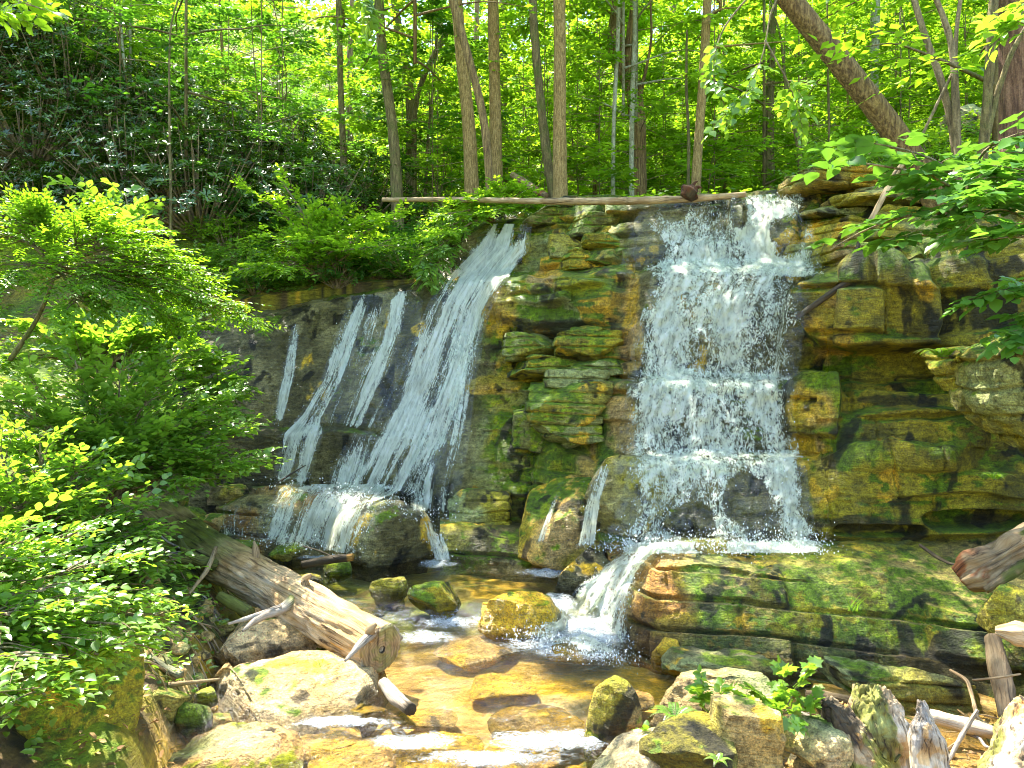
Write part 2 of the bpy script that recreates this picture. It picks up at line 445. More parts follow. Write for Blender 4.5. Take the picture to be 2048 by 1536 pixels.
def rock_col(p, n, seed, a='olive', b='grey', c='olived', ochre=.3, moss=.4, dark=.3, streak=0.0, mosscol='moss', freq=1.0):
    """blotches of mineral colour, moss on what faces up, dark stains; amounts 0..1"""
    q = p * freq
    w = q + .25 * np.stack([fbm(q * 1.7, 3, seed + 1), fbm(q * 1.7 + 5, 3, seed + 2), fbm(q * 1.7 + 9, 3, seed + 3)], -1)
    f1 = sstep(-.25, .3, fbm(w * 1.6, 4, seed + 4))
    f2 = sstep(-.05, .25, fbm(w * 2.7 + 3, 4, seed + 5))
    col = mixv(np.broadcast_to(C[a], p.shape), C[b], f1)
    col = mixv(col, C[c], f2 * .8)
    fo = fbm(w * np.array([2.6, 2.6, 1.8]) + 31, 5, seed + 6)
    t = .42 - .5 * ochre
    col = mixv(col, C['ochre'], sstep(t, t + .08, fo) * .9)
    fm = fbm(w * 2.2 + 71, 5, seed + 7) * .7 + n[:, 2] * .35 + fbm(p * 14, 3, seed + 12) * .25
    t = .55 - .75 * moss
    mc = mixv(np.broadcast_to(C[mosscol], p.shape), C['mossy'], sstep(.0, .5, fbm(p * 9, 3, seed + 8)) * .55)
    col = mixv(col, mc, sstep(t, t + .10, fm))
    fd = fbm(w * np.array([5.5, 5.5, 1.6 if streak else 4.5]) + 51, 5, seed + 9) + (fbm(p * np.array([9, 9, .9]), 3, seed + 10) * streak)
    t = .40 - .45 * dark
    col = mixv(col, C['dark'], sstep(t, t + .14, fd) * .75)
    col = col * (1 + .22 * fbm(p * 11, 3, seed + 11))[:, None]
    col = col * np.clip(((col @ np.array([.3, .6, .1])) / .21) ** .65, .25, 1.15)[:, None]
    return np.clip(col, .003, .88)

# ------------------------------------------------------------------ record of solid surfaces, used to lay water and plants on them
SOLID = []
def solid(V): SOLID.append(np.asarray(V, float))

def project(V):
    return 1024 + V[:, 0] / V[:, 1] * FPX, 768 - (V[:, 2] - CAMZ) / V[:, 1] * FPX

def depth_map():
    G = np.full((512, 640), np.inf)
    for V in SOLID:
        x, y = project(V)
        i = (y / 4).astype(int); j = (x / 4).astype(int) + 32
        k = (i >= 0) & (i < 512) & (j >= 0) & (j < 640) & (V[:, 1] > .3)
        np.minimum.at(G, (i[k], j[k]), V[k, 1])
    for _ in range(6):
        Pd = np.pad(G, 1, constant_values=np.inf)
        st = np.stack([Pd[1 + a:1 + a + 512, 1 + b:1 + b + 640] for a in (-1, 0, 1) for b in (-1, 0, 1)])
        fin = np.isfinite(st); m = np.where(fin, st, 0).sum(0) / np.maximum(fin.sum(0), 1)
        G = np.where(np.isfinite(G), G, np.where(fin.sum(0) > 0, m, np.inf))
    return np.where(np.isfinite(G), G, 9.0)

def depth_at(G, px, py):
    x = np.clip(np.asarray(px) / 4 + 32, 0, 638.0); y = np.clip(np.asarray(py) / 4, 0, 510.0)
    i = y.astype(int); j = x.astype(int)
    return np.minimum(np.minimum(G[i, j], G[i, j + 1]), np.minimum(G[i + 1, j], G[i + 1, j + 1]))

def loft(profiles, rows, ncol, seed=0):
    """surface through profiles {px: [(py, D), ...]}; returns world points, px of every column and level of every row"""
    ks = sorted(profiles); n = len(profiles[ks[0]])
    A = np.array([[P(k, py, D) for py, D in profiles[k]] for k in ks])          # K x n x 3
    u = np.interp(np.linspace(0, 1, ncol), np.linspace(0, 1, 400), np.interp(np.linspace(0, 1, 400), [0, 1], [ks[0], ks[-1]]))
    # smooth interpolation across
    t = np.interp(u, ks, np.arange(len(ks))); i = np.clip(t.astype(int), 0, len(ks) - 2); f = t - i
    fs = f * f * (3 - 2 * f) * .5 + f * .5
    R = A[i] * (1 - fs)[:, None, None] + A[i + 1] * fs[:, None, None]             # ncol x n x 3
    R[:, :, 0] = A[i][:, :, 0] * (1 - f)[:, None] + A[i + 1][:, :, 0] * f[:, None]
    out = []; lev = []
    for k in range(n - 1):
        tt = np.arange(rows[k]) / rows[k]
        out.append(R[:, k][None] * (1 - tt)[:, None, None] + R[:, k + 1][None] * tt[:, None, None]); lev.append(k + tt)
    out.append(R[:, -1][None]); lev.append([n - 1])
    return np.concatenate(out), u, np.concatenate(lev)

def grid_normals(S):
    du = np.gradient(S, axis=1); dv = np.gradient(S, axis=0)
    n = nrm(np.cross(du, dv)); n[n[..., 1] > 0] *= np.where(n[n[..., 1] > 0][:, 2:3] > .6, 1, -1)
    return n

def smooth_rows(S, k):
    for _ in range(k):
        S[1:-1] = S[1:-1] * .5 + (S[:-2] + S[2:]) * .25
    return S

# ------------------------------------------------------------------ the cliff
CP = {
 300: [(1050,8.6),(1000,8.9),(900,9.1),(890,9.3),(860,9.4),(850,9.5),(800,9.6),(700,9.8),(690,10.0),(650,10.2),(640,11.0)],
 420: [(1050,8.8),(975,9.0),(870,9.1),(858,9.3),(800,9.4),(790,9.45),(740,9.6),(690,9.8),(685,9.85),(655,10.0),(640,10.8)],
 540: [(1050,8.9),(972,9.0),(868,9.15),(856,9.4),(780,9.55),(770,9.6),(700,9.8),(650,10.0),(645,10.03),(628,10.15),(612,11.0)],
 700: [(1050,8.9),(975,9.0),(865,9.15),(855,9.4),(780,9.6),(770,9.62),(700,9.85),(630,10.05),(620,10.08),(592,10.2),(582,11.0)],
 820: [(1060,8.6),(1000,8.8),(880,9.0),(870,9.05),(780,9.4),(770,9.42),(700,9.6),(620,9.9),(610,9.92),(574,10.1),(560,10.9)],
 890: [(1070,8.3),(1035,8.45),(900,8.8),(890,8.83),(780,9.2),(770,9.22),(680,9.5),(585,9.8),(568,10.1),(510,10.5),(500,11.2)],
 970: [(1070,8.3),(1035,8.45),(900,8.75),(890,8.78),(780,9.1),(770,9.12),(680,9.4),(567,9.7),(552,10.1),(450,10.6),(442,11.4)],
 1060: [(1070,8.2),(1040,8.35),(900,8.6),(890,8.63),(780,8.95),(770,9.0),(680,9.2),(562,9.5),(548,9.85),(440,10.4),(425,11.2)],
 1150: [(1090,7.8),(1060,8.0),(920,8.25),(905,8.4),(780,8.6),(770,8.75),(680,8.9),(557,9.15),(540,9.5),(425,10.0),(405,11.0)],
 1230: [(1100,7.1),(1090,7.2),(935,7.5),(920,7.8),(775,8.1),(762,8.4),(680,8.5),(552,8.7),(538,9.0),(415,9.6),(402,10.6)],
 1300: [(1110,6.8),(1090,6.85),(930,7.15),(915,7.4),(770,7.6),(755,7.9),(680,8.0),(550,8.25),(535,8.6),(402,9.1),(395,10.2)],
 1450: [(1110,6.5),(1085,6.5),(930,6.85),(915,7.15),(770,7.35),(755,7.6),(680,7.7),(548,7.95),(533,8.3),(398,8.75),(388,9.9)],
 1590: [(1110,6.4),(1085,6.4),(930,6.7),(915,7.0),(780,7.1),(765,7.3),(680,7.4),(548,7.7),(535,7.95),(390,8.5),(380,9.6)],
 1660: [(1110,6.4),(1080,6.4),(930,6.6),(915,6.8),(790,6.85),(775,7.1),(705,7.15),(560,7.1),(545,7.4),(380,8.2),(370,9.4)],
 1720: [(1100,6.3),(1070,6.35),(935,6.45),(920,6.6),(790,6.75),(775,6.9),(710,6.95),(560,6.95),(540,7.3),(368,8.0),(355,9.2)],
 1850: [(1100,6.2),(1068,6.25),(930,6.3),(905,6.4),(800,6.6),(780,6.7),(710,6.75),(560,6.7),(530,6.95),(362,7.5),(345,8.6)],
 1960: [(1100,6.0),(1070,6.05),(930,6.1),(905,6.2),(800,6.35),(780,6.4),(710,6.4),(520,6.4),(470,6.7),(350,7.3),(340,8.3)],
 2060: [(1100,5.9),(1060,5.9),(930,5.9),(900,6.0),(800,6.1),(780,6.1),(700,6.1),(500,6.2),(440,6.6),(330,7.2),(320,8.2)],
 2400: [(1100,5.2),(1060,5.2),(930,5.2),(900,5.3),(800,5.4),(780,5.4),(700,5.4),(480,5.5),(400,5.9),(290,6.5),(280,7.6)]}

NC = 860
S, U, LV = loft(CP, [8, 66, 14, 62, 12, 36, 66, 16, 78, 22], NC)
S = smooth_rows(S, 3)
Nn = grid_normals(S)
X, Z = S[..., 0], S[..., 2]; Ug = np.broadcast_to(U[None], X.shape)
_p = np.stack([X, S[..., 1] * .3, Z], -1)
# strata: stacked beds of rock, split into blocks that stand forward by different amounts
_e = np.cumsum(np.random.default_rng(3).uniform(.08, .26, 40)) - .8
zz = Z + .10 * fbm(_p * .9, 3, 5) + .05 * np.sin(X * .8) + .02 * fbm(_p * 5, 2, 6)
lay = np.searchsorted(_e, zz); lo = _e[np.clip(lay - 1, 0, 39)]; hi = _e[np.clip(lay, 0, 39)]
_e3 = np.cumsum(np.random.default_rng(8).uniform(.22, .62, 40)) - .8
zr = zz + .10 * fbm(_p * 1.1 + 4, 3, 17)
lay3 = np.searchsorted(_e3, zr); right_ = Ug > 1640
lo = np.where(right_, _e3[np.clip(lay3 - 1, 0, 39)], lo); hi = np.where(right_, _e3[np.clip(lay3, 0, 39)], hi); zz = np.where(right_, zr, zz); lay = np.where(right_, lay3 + 20, lay)
dl = np.minimum(zz - lo, hi - zz)
_r = np.random.default_rng(4); wl = _r.uniform(.45, 1.3, 60); ol = _r.uniform(0, 9, 60)
xx = X + .09 * fbm(_p * 2.1 + 7, 3, 8)
bf = (xx + ol[lay]) / wl[lay]; bi = np.floor(bf); db = np.minimum(bf - bi, 1 - bf + bi) * wl[lay]
prot = _h(lay, bi.astype(np.int64), lay * 0, 9)
amp = np.interp(Ug, [300, 430, 520, 700, 930, 1060, 1120, 1230, 1290, 1400, 1560, 1640, 1760, 2100], [.05, .04, .012, .008, .01, .14, .30, .28, .07, .08, .08, .10, .16, .18])
grv = np.interp(Ug, [300, 500, 900, 1030, 1100, 1250, 1300, 1600, 1660, 2100], [.4, .1, .0, .2, 1, 1, .25, .25, 1, 1])
dsp = (prot - .4) * amp * sstep(0, .035, dl) * sstep(0, .05, db)
dsp -= grv * np.clip(.55 + 1.1 * fbm(_p * 1.6 + 3, 3, 18), .05, 1.2) * (.085 * (1 - sstep(.006, .04, dl)) + .04 * (1 - sstep(.004, .03, db)) * (prot > .25))
dsp += .07 * fbm(_p * 1.4, 4, 11) + .028 * fbm(_p * 5, 4, 12) + .012 * fbm(_p * 19, 3, 13)
dsp += .02 * (ridge(_p * np.array([2.2, 2, 5]), 3, 14) - .6) * np.clip(grv + .1, 0, 1) + .03 * fbm(_p * np.array([3.2, 1, .7]), 3, 15) * (1 - np.clip(grv, 0, 1))
# large masses named by where they stand: (px, py, half width, half height, forward)
for (bx, by, hw, hh, am) in [(1740, 625, 125, 78, .38), (1900, 600, 90, 130, .12), (1620, 820, 60, 55, .20), (1800, 880, 165, 60, .24), (1830, 1000, 240, 75, .20),
                             (1800, 740, 200, 46, -.28), (1960, 1036, 130, 20, -.32), (1740, 1058, 100, 14, -.22), (1110, 610, 135, 50, .24), (1120, 690, 90, 26, -.26),
                             (1060, 960, 70, 120, .12), (950, 990, 50, 60, .10), (1130, 960, 55, 70, .10), (1180, 590, 60, 40, .08), (1500, 640, 120, 60, .05), (1570, 470, 40, 42, .20), (1470, 430, 16, 30, .16), (1405, 455, 34, 30, -.1)]:
    vx, vy = 1024 + X / S[..., 1] * FPX, 768 - (Z - CAMZ) / S[..., 1] * FPX
    wob = .18 * fbm(_p * 3.1 + bx, 3, int(bx))
    r = np.maximum(np.abs(vx - bx) / hw, np.abs(vy - by) / hh) * .6 + .4 * np.hypot((vx - bx) / hw, (vy - by) / hh) + wob
    dsp += am * (1 - sstep(.78, 1.08, r))
edge = np.minimum(1, np.minimum(np.arange(S.shape[0]), np.arange(S.shape[0])[::-1]) / 6.0)[:, None]
fw = np.stack([Nn[..., 0] * .5, np.minimum(Nn[..., 1], -.35) , Nn[..., 2] * .35], -1)
S2 = S + nrm(fw) * (dsp * edge)[..., None]
Nc = grid_normals(S2).reshape(-1, 3)
Vc = S2.reshape(-1, 3); Uc = Ug.reshape(-1); Lc = np.repeat(LV, NC)
pxc, pyc = project(Vc)
c_tufa = rock_col(Vc, Nc, 21, 'tufa', 'tufad', 'tufad', ochre=.12, moss=.16, dark=.36, streak=.35)
c_mid = rock_col(Vc, Nc, 22, 'olive', 'grey', 'olived', ochre=.42, moss=.68, dark=.40, streak=.1)
c_right = rock_col(Vc, Nc, 23, 'olive', 'olive', 'olived', ochre=.30, moss=.56, dark=.40, streak=.35)
c_och = rock_col(Vc, Nc, 24, 'tan', 'ochre', 'olive', ochre=.7, moss=.1, dark=.25)
wob = 40 * fbm(Vc * 2.5, 3, 30)
f_mid = sstep(930, 1010, pxc + wob) * (1 - sstep(1225, 1275, pxc + wob))
f_right = sstep(1590, 1640, pxc + wob)
col = mixv(c_tufa, c_mid, f_mid); col = mixv(col, c_right, f_right)
def blot(cx, cy, rx, ry, soft=.35, sd=0):
    r = np.hypot((pxc - cx) / rx, (pyc - cy) / ry) + .75 * fbm(Vc * np.array([3.4, 3, 2.6]) + sd, 5, 40 + sd) + .25 * fbm(Vc * 11, 3, 41 + sd)
    return 1 - sstep(1 - soft, 1, r)
fo = np.zeros(len(Vc))
for k, (cx, cy, rx, ry) in enumerate([(1262, 660, 26, 130), (1240, 830, 34, 90), (1620, 820, 66, 50), (1660, 640, 44, 70), (1170, 940, 30, 60), (990, 770, 60, 18), (1110, 560, 50, 24), (1610, 905, 40, 34), (1240, 1000, 40, 50), (1150, 450, 60, 30), (1000, 620, 40, 60), (1650, 960, 30, 60)]):
    fo = np.maximum(fo, blot(cx, cy, rx, ry, .3, k))
col = mixv(col, c_och, fo * .9)
fgm = np.maximum(blot(1170, 570, 70, 26, .3, 31), np.maximum(blot(1110, 910, 60, 80, .3, 32), blot(1180, 450, 70, 24, .3, 33)))
col = mixv(col, rock_col(Vc, Nc, 26, 'moss', 'mossy', 'moss', ochre=.1, moss=.7, dark=.15), fgm * .85)
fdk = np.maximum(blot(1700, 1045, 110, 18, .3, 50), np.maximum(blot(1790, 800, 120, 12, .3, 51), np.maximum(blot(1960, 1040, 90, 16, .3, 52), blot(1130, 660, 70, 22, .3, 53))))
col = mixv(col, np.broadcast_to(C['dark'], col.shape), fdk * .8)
wet = np.clip(.38 + .62 * sstep(480, 560, pxc) * (1 - sstep(1060, 1110, pxc)) + .75 * sstep(1230, 1290, pxc) * (1 - sstep(1640, 1690, pxc)) + .25 * fbm(Vc * 3, 3, 60), 0, 1)
col = col * .82
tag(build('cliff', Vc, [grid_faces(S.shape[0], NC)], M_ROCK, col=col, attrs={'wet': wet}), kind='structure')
solid(Vc)

# ------------------------------------------------------------------ the terrain around it
LX = np.array([P(k, CP[k][9][0], CP[k][9][1]) for k in sorted(CP)])
def lip(x):
    return np.interp(x, LX[:, 0], LX[:, 1]), np.interp(x, LX[:, 0], LX[:, 2])
def ground(x, y):
    x = np.asarray(x, float); y = np.asarray(y, float)
    p = np.stack([x, y, x * 0], -1)
    ly, lz = lip(x)
    xl = np.interp(y, [0, 3.5, 4.2, 5.5, 6.5, 7.6, 9], [-1.3, -1.5, -1.75, -1.95, -2.3, -2.9, -3.9])
    xr = np.interp(y, [0, 3.8, 4.6, 5.2, 6, 9], [3.0, 3.0, 3.1, 3.4, 3.8, 4.5])
    near = -.13 + .13 * sstep(5.9, 6.25, y) + .05 * fbm(p * 1.7, 4, 70) + .02 * fbm(p * 7, 3, 71) 
    near = near + .13 * sstep(.7, 1.2, x) * (1 - sstep(4.3, 4.8, y))
    bl = np.maximum(0, xl - x); br = np.maximum(0, x - xr)
    near = near + .62 * bl + .20 * sstep(0, .25, bl) + .25 * sstep(0, .5, br) + .30 * br
    near = near + sstep(0, .4, bl) * .12 * fbm(p * 2.3, 3, 72)
    d = y - ly
    far = lz + .05 + .13 * np.maximum(0, d) + .55 * np.maximum(0, -x - .6 - .10 * d) * sstep(-.5, 3.5, d) + .42 * np.maximum(0, x - 5 - .12 * d) * sstep(0, 3, d) \
        + .42 * np.maximum(0, y - 22) + .35 * fbm(p * .25, 3, 73) * sstep(1, 6, d) + .1 * fbm(p * 1.1, 3, 74) * sstep(.3, 2, d)
    # left of the cliff the bank climbs without a face
    ramp_ = sstep(6.0, 10.8, y) ** 1.2
    left = near * (1 - ramp_) + far * ramp_
    sharp = np.where(d > .45, far, near)
    fl = sstep(-3.9, -4.5, x)
    fr = sstep(5.2, 6.2, x)
    return sharp * (1 - fl) * (1 - fr) + left * fl + (near * (1 - sstep(5, 8, y)) + far * sstep(5, 8, y)) * fr * (1 - fl)

def terrain(name, xs, ys, mat, cut=None, seed=80, dz=0.0):
    gx, gy = np.meshgrid(xs, ys)
    z = ground(gx, gy) + dz
    V = np.stack([gx, gy, z], -1).reshape(-1, 3); F = grid_faces(len(ys), len(xs))
    if cut:
        c = V[F].mean(1); F = F[~((c[:, 0] > cut[0]) & (c[:, 0] < cut[1]) & (c[:, 1] > cut[2]) & (c[:, 1] < cut[3]))]
    n = vnormals(V, [F])
    bed = rock_col(V, n, seed, 'sand', 'ochre', 'cream', ochre=.35, moss=-.3, dark=.12)
    bed = mixv(bed, C['tan'], sstep(.05, .35, fbm(V * 1.3, 4, 93)) * .35)
    bed = mixv(bed, rock_col(V, n, seed + 3, 'olive', 'grey', 'olived', ochre=.5, moss=.3, dark=.4), sstep(5.5, 6.4, V[:, 1] + .5 * fbm(V * 2, 3, 90)) * .85)
    lit = rock_col(V, n, seed + 5, 'litter', 'olived', 'olive', ochre=.1, moss=.45, dark=.45, freq=2.0)
    f = sstep(.03, .22, V[:, 2] + .05 * fbm(V * 5, 3, 91))
    f = np.maximum(f, sstep(8.5, 9, V[:, 1]))
    col = mixv(bed, lit, f)
    o = build(name, V, [F], mat, col=col, attrs={'wet': .8 * (1 - f)})
    return tag(o, kind='structure'), V
_, Vb = terrain('stream_bed', np.arange(-5, 5.001, .035), np.arange(1.0, 12.001, .035), M_BED)
solid(Vb)
terrain('forest_floor', np.arange(-28, 30.1, .35), np.arange(-3, 62, .35), M_ROCK, cut=(-4.55, 4.55, 1.45, 11.55), dz=-.03)

# ------------------------------------------------------------------ boulders and slabs
def boulder(name, label, cat, px, py, D, w, h, dr=.8, seed=0, box=.25, chis=9, rot=(0, 0, 0), sub=6, group=None, amp=.05, strata=0.0, col={}, wet=.1, sink=0, taper=0, colfn=None, seat=None):
    """a stone whose centre is seen at (px, py), w x h pixels large at distance D, dr = depth over width"""
    V, F = ico(sub); r = np.random.default_rng(seed)
    V = V.copy()
    if seat is not None:
        D = (CAMZ - seat) * FPX / (py + h / 2 - 768) + w * dr / 2 / FPX * D * .7
        py += h * .2; h *= 1.4
    mb = np.abs(V).max(1, keepdims=True)
    V = V * (1 - box) + V / mb * box * .86
    for _ in range(chis):
        n = nrm(r.normal(size=3)); d = r.uniform(.50, .84)
        ex = V @ n - d
        V = V - n * np.maximum(ex, 0)[:, None] * .92
    s = np.array([w, 0, h]) / 2 / FPX * D; s[1] = s[0] * dr
    ext = np.abs(V).max(0); V = V / ext * s
    if taper: V[:, :2] *= (1 - taper * (V[:, 2:3] / s[2]))
    ms = s.mean()
    q = V + seed * 3.1
    nv = vnormals(V, [F])
    V = V + nv * (ms * amp * 2.2 * fbm(q / ms * .9, 4, seed) + min(ms * .09, .03) * fbm(q * 8, 4, seed + 1) - min(ms * .10, .03) * np.clip(ridge(q * 3.2, 3, seed + 3) - .78, 0, 1) * 4 + .004 * fbm(q * 40, 2, seed + 2))[:, None]
    if strata:
        zz = V[:, 2] + .04 * fbm(q * 1.5, 3, seed + 4) + .1 * V[:, 0] * (r.random() - .5)
        fr = (zz / strata) % 1
        V = V - nv * np.array([1, 1, .2]) * (.035 * (1 - sstep(.0, .16, np.minimum(fr, 1 - fr))) + .05 * (_h((zz // strata).astype(np.int64), np.zeros(len(V), int), np.zeros(len(V), int), seed) - .5))[:, None]
    from mathutils import Euler
    R = np.array(Euler([math.radians(a) for a in rot]).to_matrix())
    V = V @ R.T
    c = P(px, py, D); c[2] -= sink
    Vw = V + c; n = vnormals(Vw, [F])
    cl = rock_col(Vw, n, seed + 100, **col) if colfn is None else colfn(Vw, n)
    wl = np.full(len(V), wet) if np.isscalar(wet) else wet(Vw, n)
    if seat is not None:
        k = (.35 if col.get('a') == 'sand' else 1.0) * (1 - sstep(.03, .09, Vw[:, 2] - seat + .03 * fbm(Vw * 6, 3, seed))); cl = cl * (1 - .55 * k)[:, None]; wl = np.maximum(wl, k)
    base = np.array([c[0], c[1], c[2] + V[:, 2].min()])
    o = build(name, Vw - base, [F], M_ROCK, col=cl, attrs={'wet': wl})
    o.location = tuple(base)
    solid(Vw)
    return tag(o, label, cat, group)

def ledge(name, label, prof, rows, ncol, seed, colfn, amp=.05, wetv=.3, blots=()):
    S, U, LV = loft(prof, rows, ncol)
    S = smooth_rows(S, 4)
    n = grid_normals(S); p = S
    zz = S[..., 2] + .03 * fbm(p * 1.6, 3, seed) + .05 * S[..., 0] 
    fr = (zz / .19) % 1
    d = amp * 1.3 * fbm(p * 1.8, 4, seed + 1) + .022 * fbm(p * 7, 4, seed + 2) + .008 * fbm(p * 26, 3, seed + 3) - .06 * (1 - sstep(0, .12, np.minimum(fr, 1 - fr))) * (1 - sstep(.45, .8, n[..., 2]))
    li = np.floor(zz / .19).astype(np.int64); bw = .55 + .5 * _h(li, li * 0, li * 0, 3); bfx = (S[..., 0] + .1 * fbm(p * 2.3, 3, seed + 8)) / bw + li * .37; bx_ = np.floor(bfx).astype(np.int64)
    jd = np.minimum(bfx - bx_, 1 - bfx + bx_) * bw
    d = d + ((_h(li, bx_, li * 0, seed) - .35) * .085 * sstep(0, .05, jd) - .012 * (1 - sstep(0, .03, jd))) * sstep(0, .12, np.minimum(fr, 1 - fr)) * (1 - sstep(.55, .9, n[..., 2])) * (amp / .05)
    S = S + n * d[..., None]
    nr, nc = S.shape[:2]
    bot = S[-1:].copy(); bot[..., 2] -= .5
    bk = S[:1].copy(); bk[..., 1] += .25
    back = bk.copy(); back[..., 2] = bot[..., 2]
    S = np.concatenate([back, bk, S, bot])
    V = S.reshape(-1, 3); F = [grid_faces(nr + 3, nc)]
    n = vnormals(V, F); n[n[:, 2] < -.3] *= -1
    px, py = project(V)
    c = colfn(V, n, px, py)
    base = np.array([V[:, 0].mean(), V[:, 1].mean(), V[:, 2].min()])
    o = build(name, V - base, F, M_ROCK, col=c, attrs={'wet': np.full(len(V), wetv)})
    o.location = tuple(base)
    solid(V[nc:]); return tag(o, label, 'rock ledge')

def col_bench(V, n, px, py):
    c = rock_col(V, n, 301, 'olive', 'olived', 'olived', ochre=.20, moss=.66, dark=.48, streak=.2)
    w = rock_col(V, n, 302, 'rust', 'greyd', 'tan', ochre=.35, moss=.1, dark=.4)
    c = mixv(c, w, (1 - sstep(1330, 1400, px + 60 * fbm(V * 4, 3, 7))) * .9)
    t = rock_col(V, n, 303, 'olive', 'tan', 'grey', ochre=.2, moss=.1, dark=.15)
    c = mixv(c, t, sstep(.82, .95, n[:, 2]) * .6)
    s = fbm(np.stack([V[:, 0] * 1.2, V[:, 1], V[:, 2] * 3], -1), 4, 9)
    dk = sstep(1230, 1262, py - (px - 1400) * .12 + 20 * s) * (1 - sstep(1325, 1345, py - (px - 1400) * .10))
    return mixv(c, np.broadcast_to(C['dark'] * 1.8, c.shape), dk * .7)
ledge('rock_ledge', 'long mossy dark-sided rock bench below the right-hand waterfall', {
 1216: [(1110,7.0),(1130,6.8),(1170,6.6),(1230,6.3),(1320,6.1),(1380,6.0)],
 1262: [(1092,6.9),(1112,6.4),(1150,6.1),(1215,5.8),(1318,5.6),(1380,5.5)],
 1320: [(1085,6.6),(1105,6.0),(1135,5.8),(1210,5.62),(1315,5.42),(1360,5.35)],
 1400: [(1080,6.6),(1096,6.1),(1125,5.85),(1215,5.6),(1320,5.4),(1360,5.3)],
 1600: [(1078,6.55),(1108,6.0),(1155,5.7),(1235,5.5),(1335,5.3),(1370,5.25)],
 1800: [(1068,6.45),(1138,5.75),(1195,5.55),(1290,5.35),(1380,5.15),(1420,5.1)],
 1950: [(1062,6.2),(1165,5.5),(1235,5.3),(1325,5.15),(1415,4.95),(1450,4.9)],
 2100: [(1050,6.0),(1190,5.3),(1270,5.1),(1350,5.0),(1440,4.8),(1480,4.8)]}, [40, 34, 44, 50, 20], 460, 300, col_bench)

def col_shelf(V, n, px, py):
    return rock_col(V, n, 311, 'tufa', 'olive', 'tufad', ochre=.30, moss=.28, dark=.40, streak=.2)
ledge('rock_shelf', 'low dripping brown shelf of rock between the two waterfalls', {
 880: [(1030,8.5),(1048,7.95),(1066,7.8),(1125,7.7),(1150,7.6)],
 960: [(1032,8.5),(1052,7.9),(1068,7.75),(1128,7.6),(1150,7.55)],
 1060: [(1040,8.4),(1062,7.8),(1078,7.6),(1135,7.45),(1150,7.4)],
 1115: [(1050,8.2),(1075,7.7),(1095,7.5),(1140,7.3),(1155,7.3)]}, [24, 14, 36, 14], 160, 320, col_shelf, .04, .7)
def col_wet(V, n, px, py):
    c = rock_col(V, n, 312, 'tufa', 'rust', 'greyd', ochre=.40, moss=.15, dark=.35)
    return c
ledge('rock_shelf', 'wide wet brown rock shelf under the left-hand waterfall with water sheeting over it', {
 432: [(985,8.9),(1000,8.5),(1015,8.35),(1060,8.2),(1095,8.1)],
 520: [(975,9.05),(988,8.3),(1012,8.1),(1075,7.95),(1105,7.9)],
 640: [(972,9.05),(990,8.2),(1020,8.0),(1090,7.85),(1115,7.8)],
 740: [(975,9.0),(1000,8.2),(1040,7.95),(1100,7.8),(1120,7.75)],
 800: [(985,8.9),(1020,8.2),(1060,7.95),(1110,7.8),(1125,7.8)]}, [34, 18, 46, 14], 240, 330, col_wet, .05, .85)

DK = dict(a='olived', b='greyd', c='olived', ochre=.15, moss=.35, dark=.35)
boulder('boulder', 'rounded tan-topped boulder at the foot of the left-hand waterfall', 'boulder', 770, 1068, 7.85, 195, 128, .75, 41, .2, 6, col=dict(a='tufa', b='tan', c='tufad', ochre=.36, moss=.30, dark=.42, streak=.2), wet=.85, sub=6, seat=0.14)
boulder('boulder', 'tall sloping ochre buttress stone left of the thin side rivulet', 'boulder', 1130, 1045, 7.75, 165, 215, 1.2, 42, .65, 7, amp=.07, rot=(-14, 18, 0), col=dict(a='tan', b='ochre', c='olive', ochre=.45, moss=.2, dark=.3, streak=.3), wet=.6)
boulder('boulder', 'round brown boulder between the rivulet and the right-hand waterfall', 'boulder', 1243, 1012, 7.2, 165, 205, 1.0, 43, .6, 8, amp=.09, rot=(-8, 6, 0), col=dict(a='olive', b='tufa', c='tufa', ochre=.42, moss=.25, dark=.4, streak=.3), wet=.7)
boulder('boulder', 'dark wet boulder with spray on it where the right-hand waterfall spills over', 'boulder', 1165, 1138, 6.8, 120, 90, .9, 44, .15, 5, col=dict(a='greyd', b='tufa', c='greyd', ochre=.25, moss=.1, dark=.2), wet=1, seat=0.13)
boulder('boulder', 'glistening orange and black stone at the lip between the two pools', 'boulder', 1040, 1228, 6.05, 170, 100, .7, 45, .2, 7, col=dict(a='tan', b='ochre', c='greyd', ochre=.45, moss=.12, dark=.35), wet=.9, seat=0)
boulder('boulder', 'mossy pointed boulder standing in the stream with a yellow-green coat', 'boulder', 1230, 1428, 4.35, 122, 146, .9, 46, .25, 8, taper=.28, col=dict(a='olive', b='tan', c='olive', ochre=.3, moss=.62, dark=.2, mosscol='mossy'), wet=.1, seat=0)
boulder('boulder', 'greenish flat slab lying in the water under the mossy bench', 'rock slab', 1490, 1345, 5.1, 330, 78, .35, 47, .5, 7, rot=(8, 4, 0), strata=.12, col=dict(a='grey', b='greyd', c='olived', ochre=.2, moss=.25, dark=.35), wet=.5)
boulder('boulder', 'long grey-green layered slab behind the split stump', 'rock slab', 1790, 1375, 4.75, 330, 100, .4, 48, .55, 8, rot=(5, 6, 0), strata=.10, col=dict(a='grey', b='greyd', c='olive', ochre=.1, moss=.25, dark=.4), wet=.5)
CR = dict(a='cream', b='tan', c='sand', ochre=.30, moss=.02, dark=.24)
boulder('boulder', 'large cream sunlit rock with moss along its waterline below the fallen log', 'boulder', 595, 1392, 4.45, 420, 110, .95, 51, .2, 7, rot=(7, 9, -12), sub=7, col=dict(CR, moss=.04), wet=.05, amp=.07, seat=0)
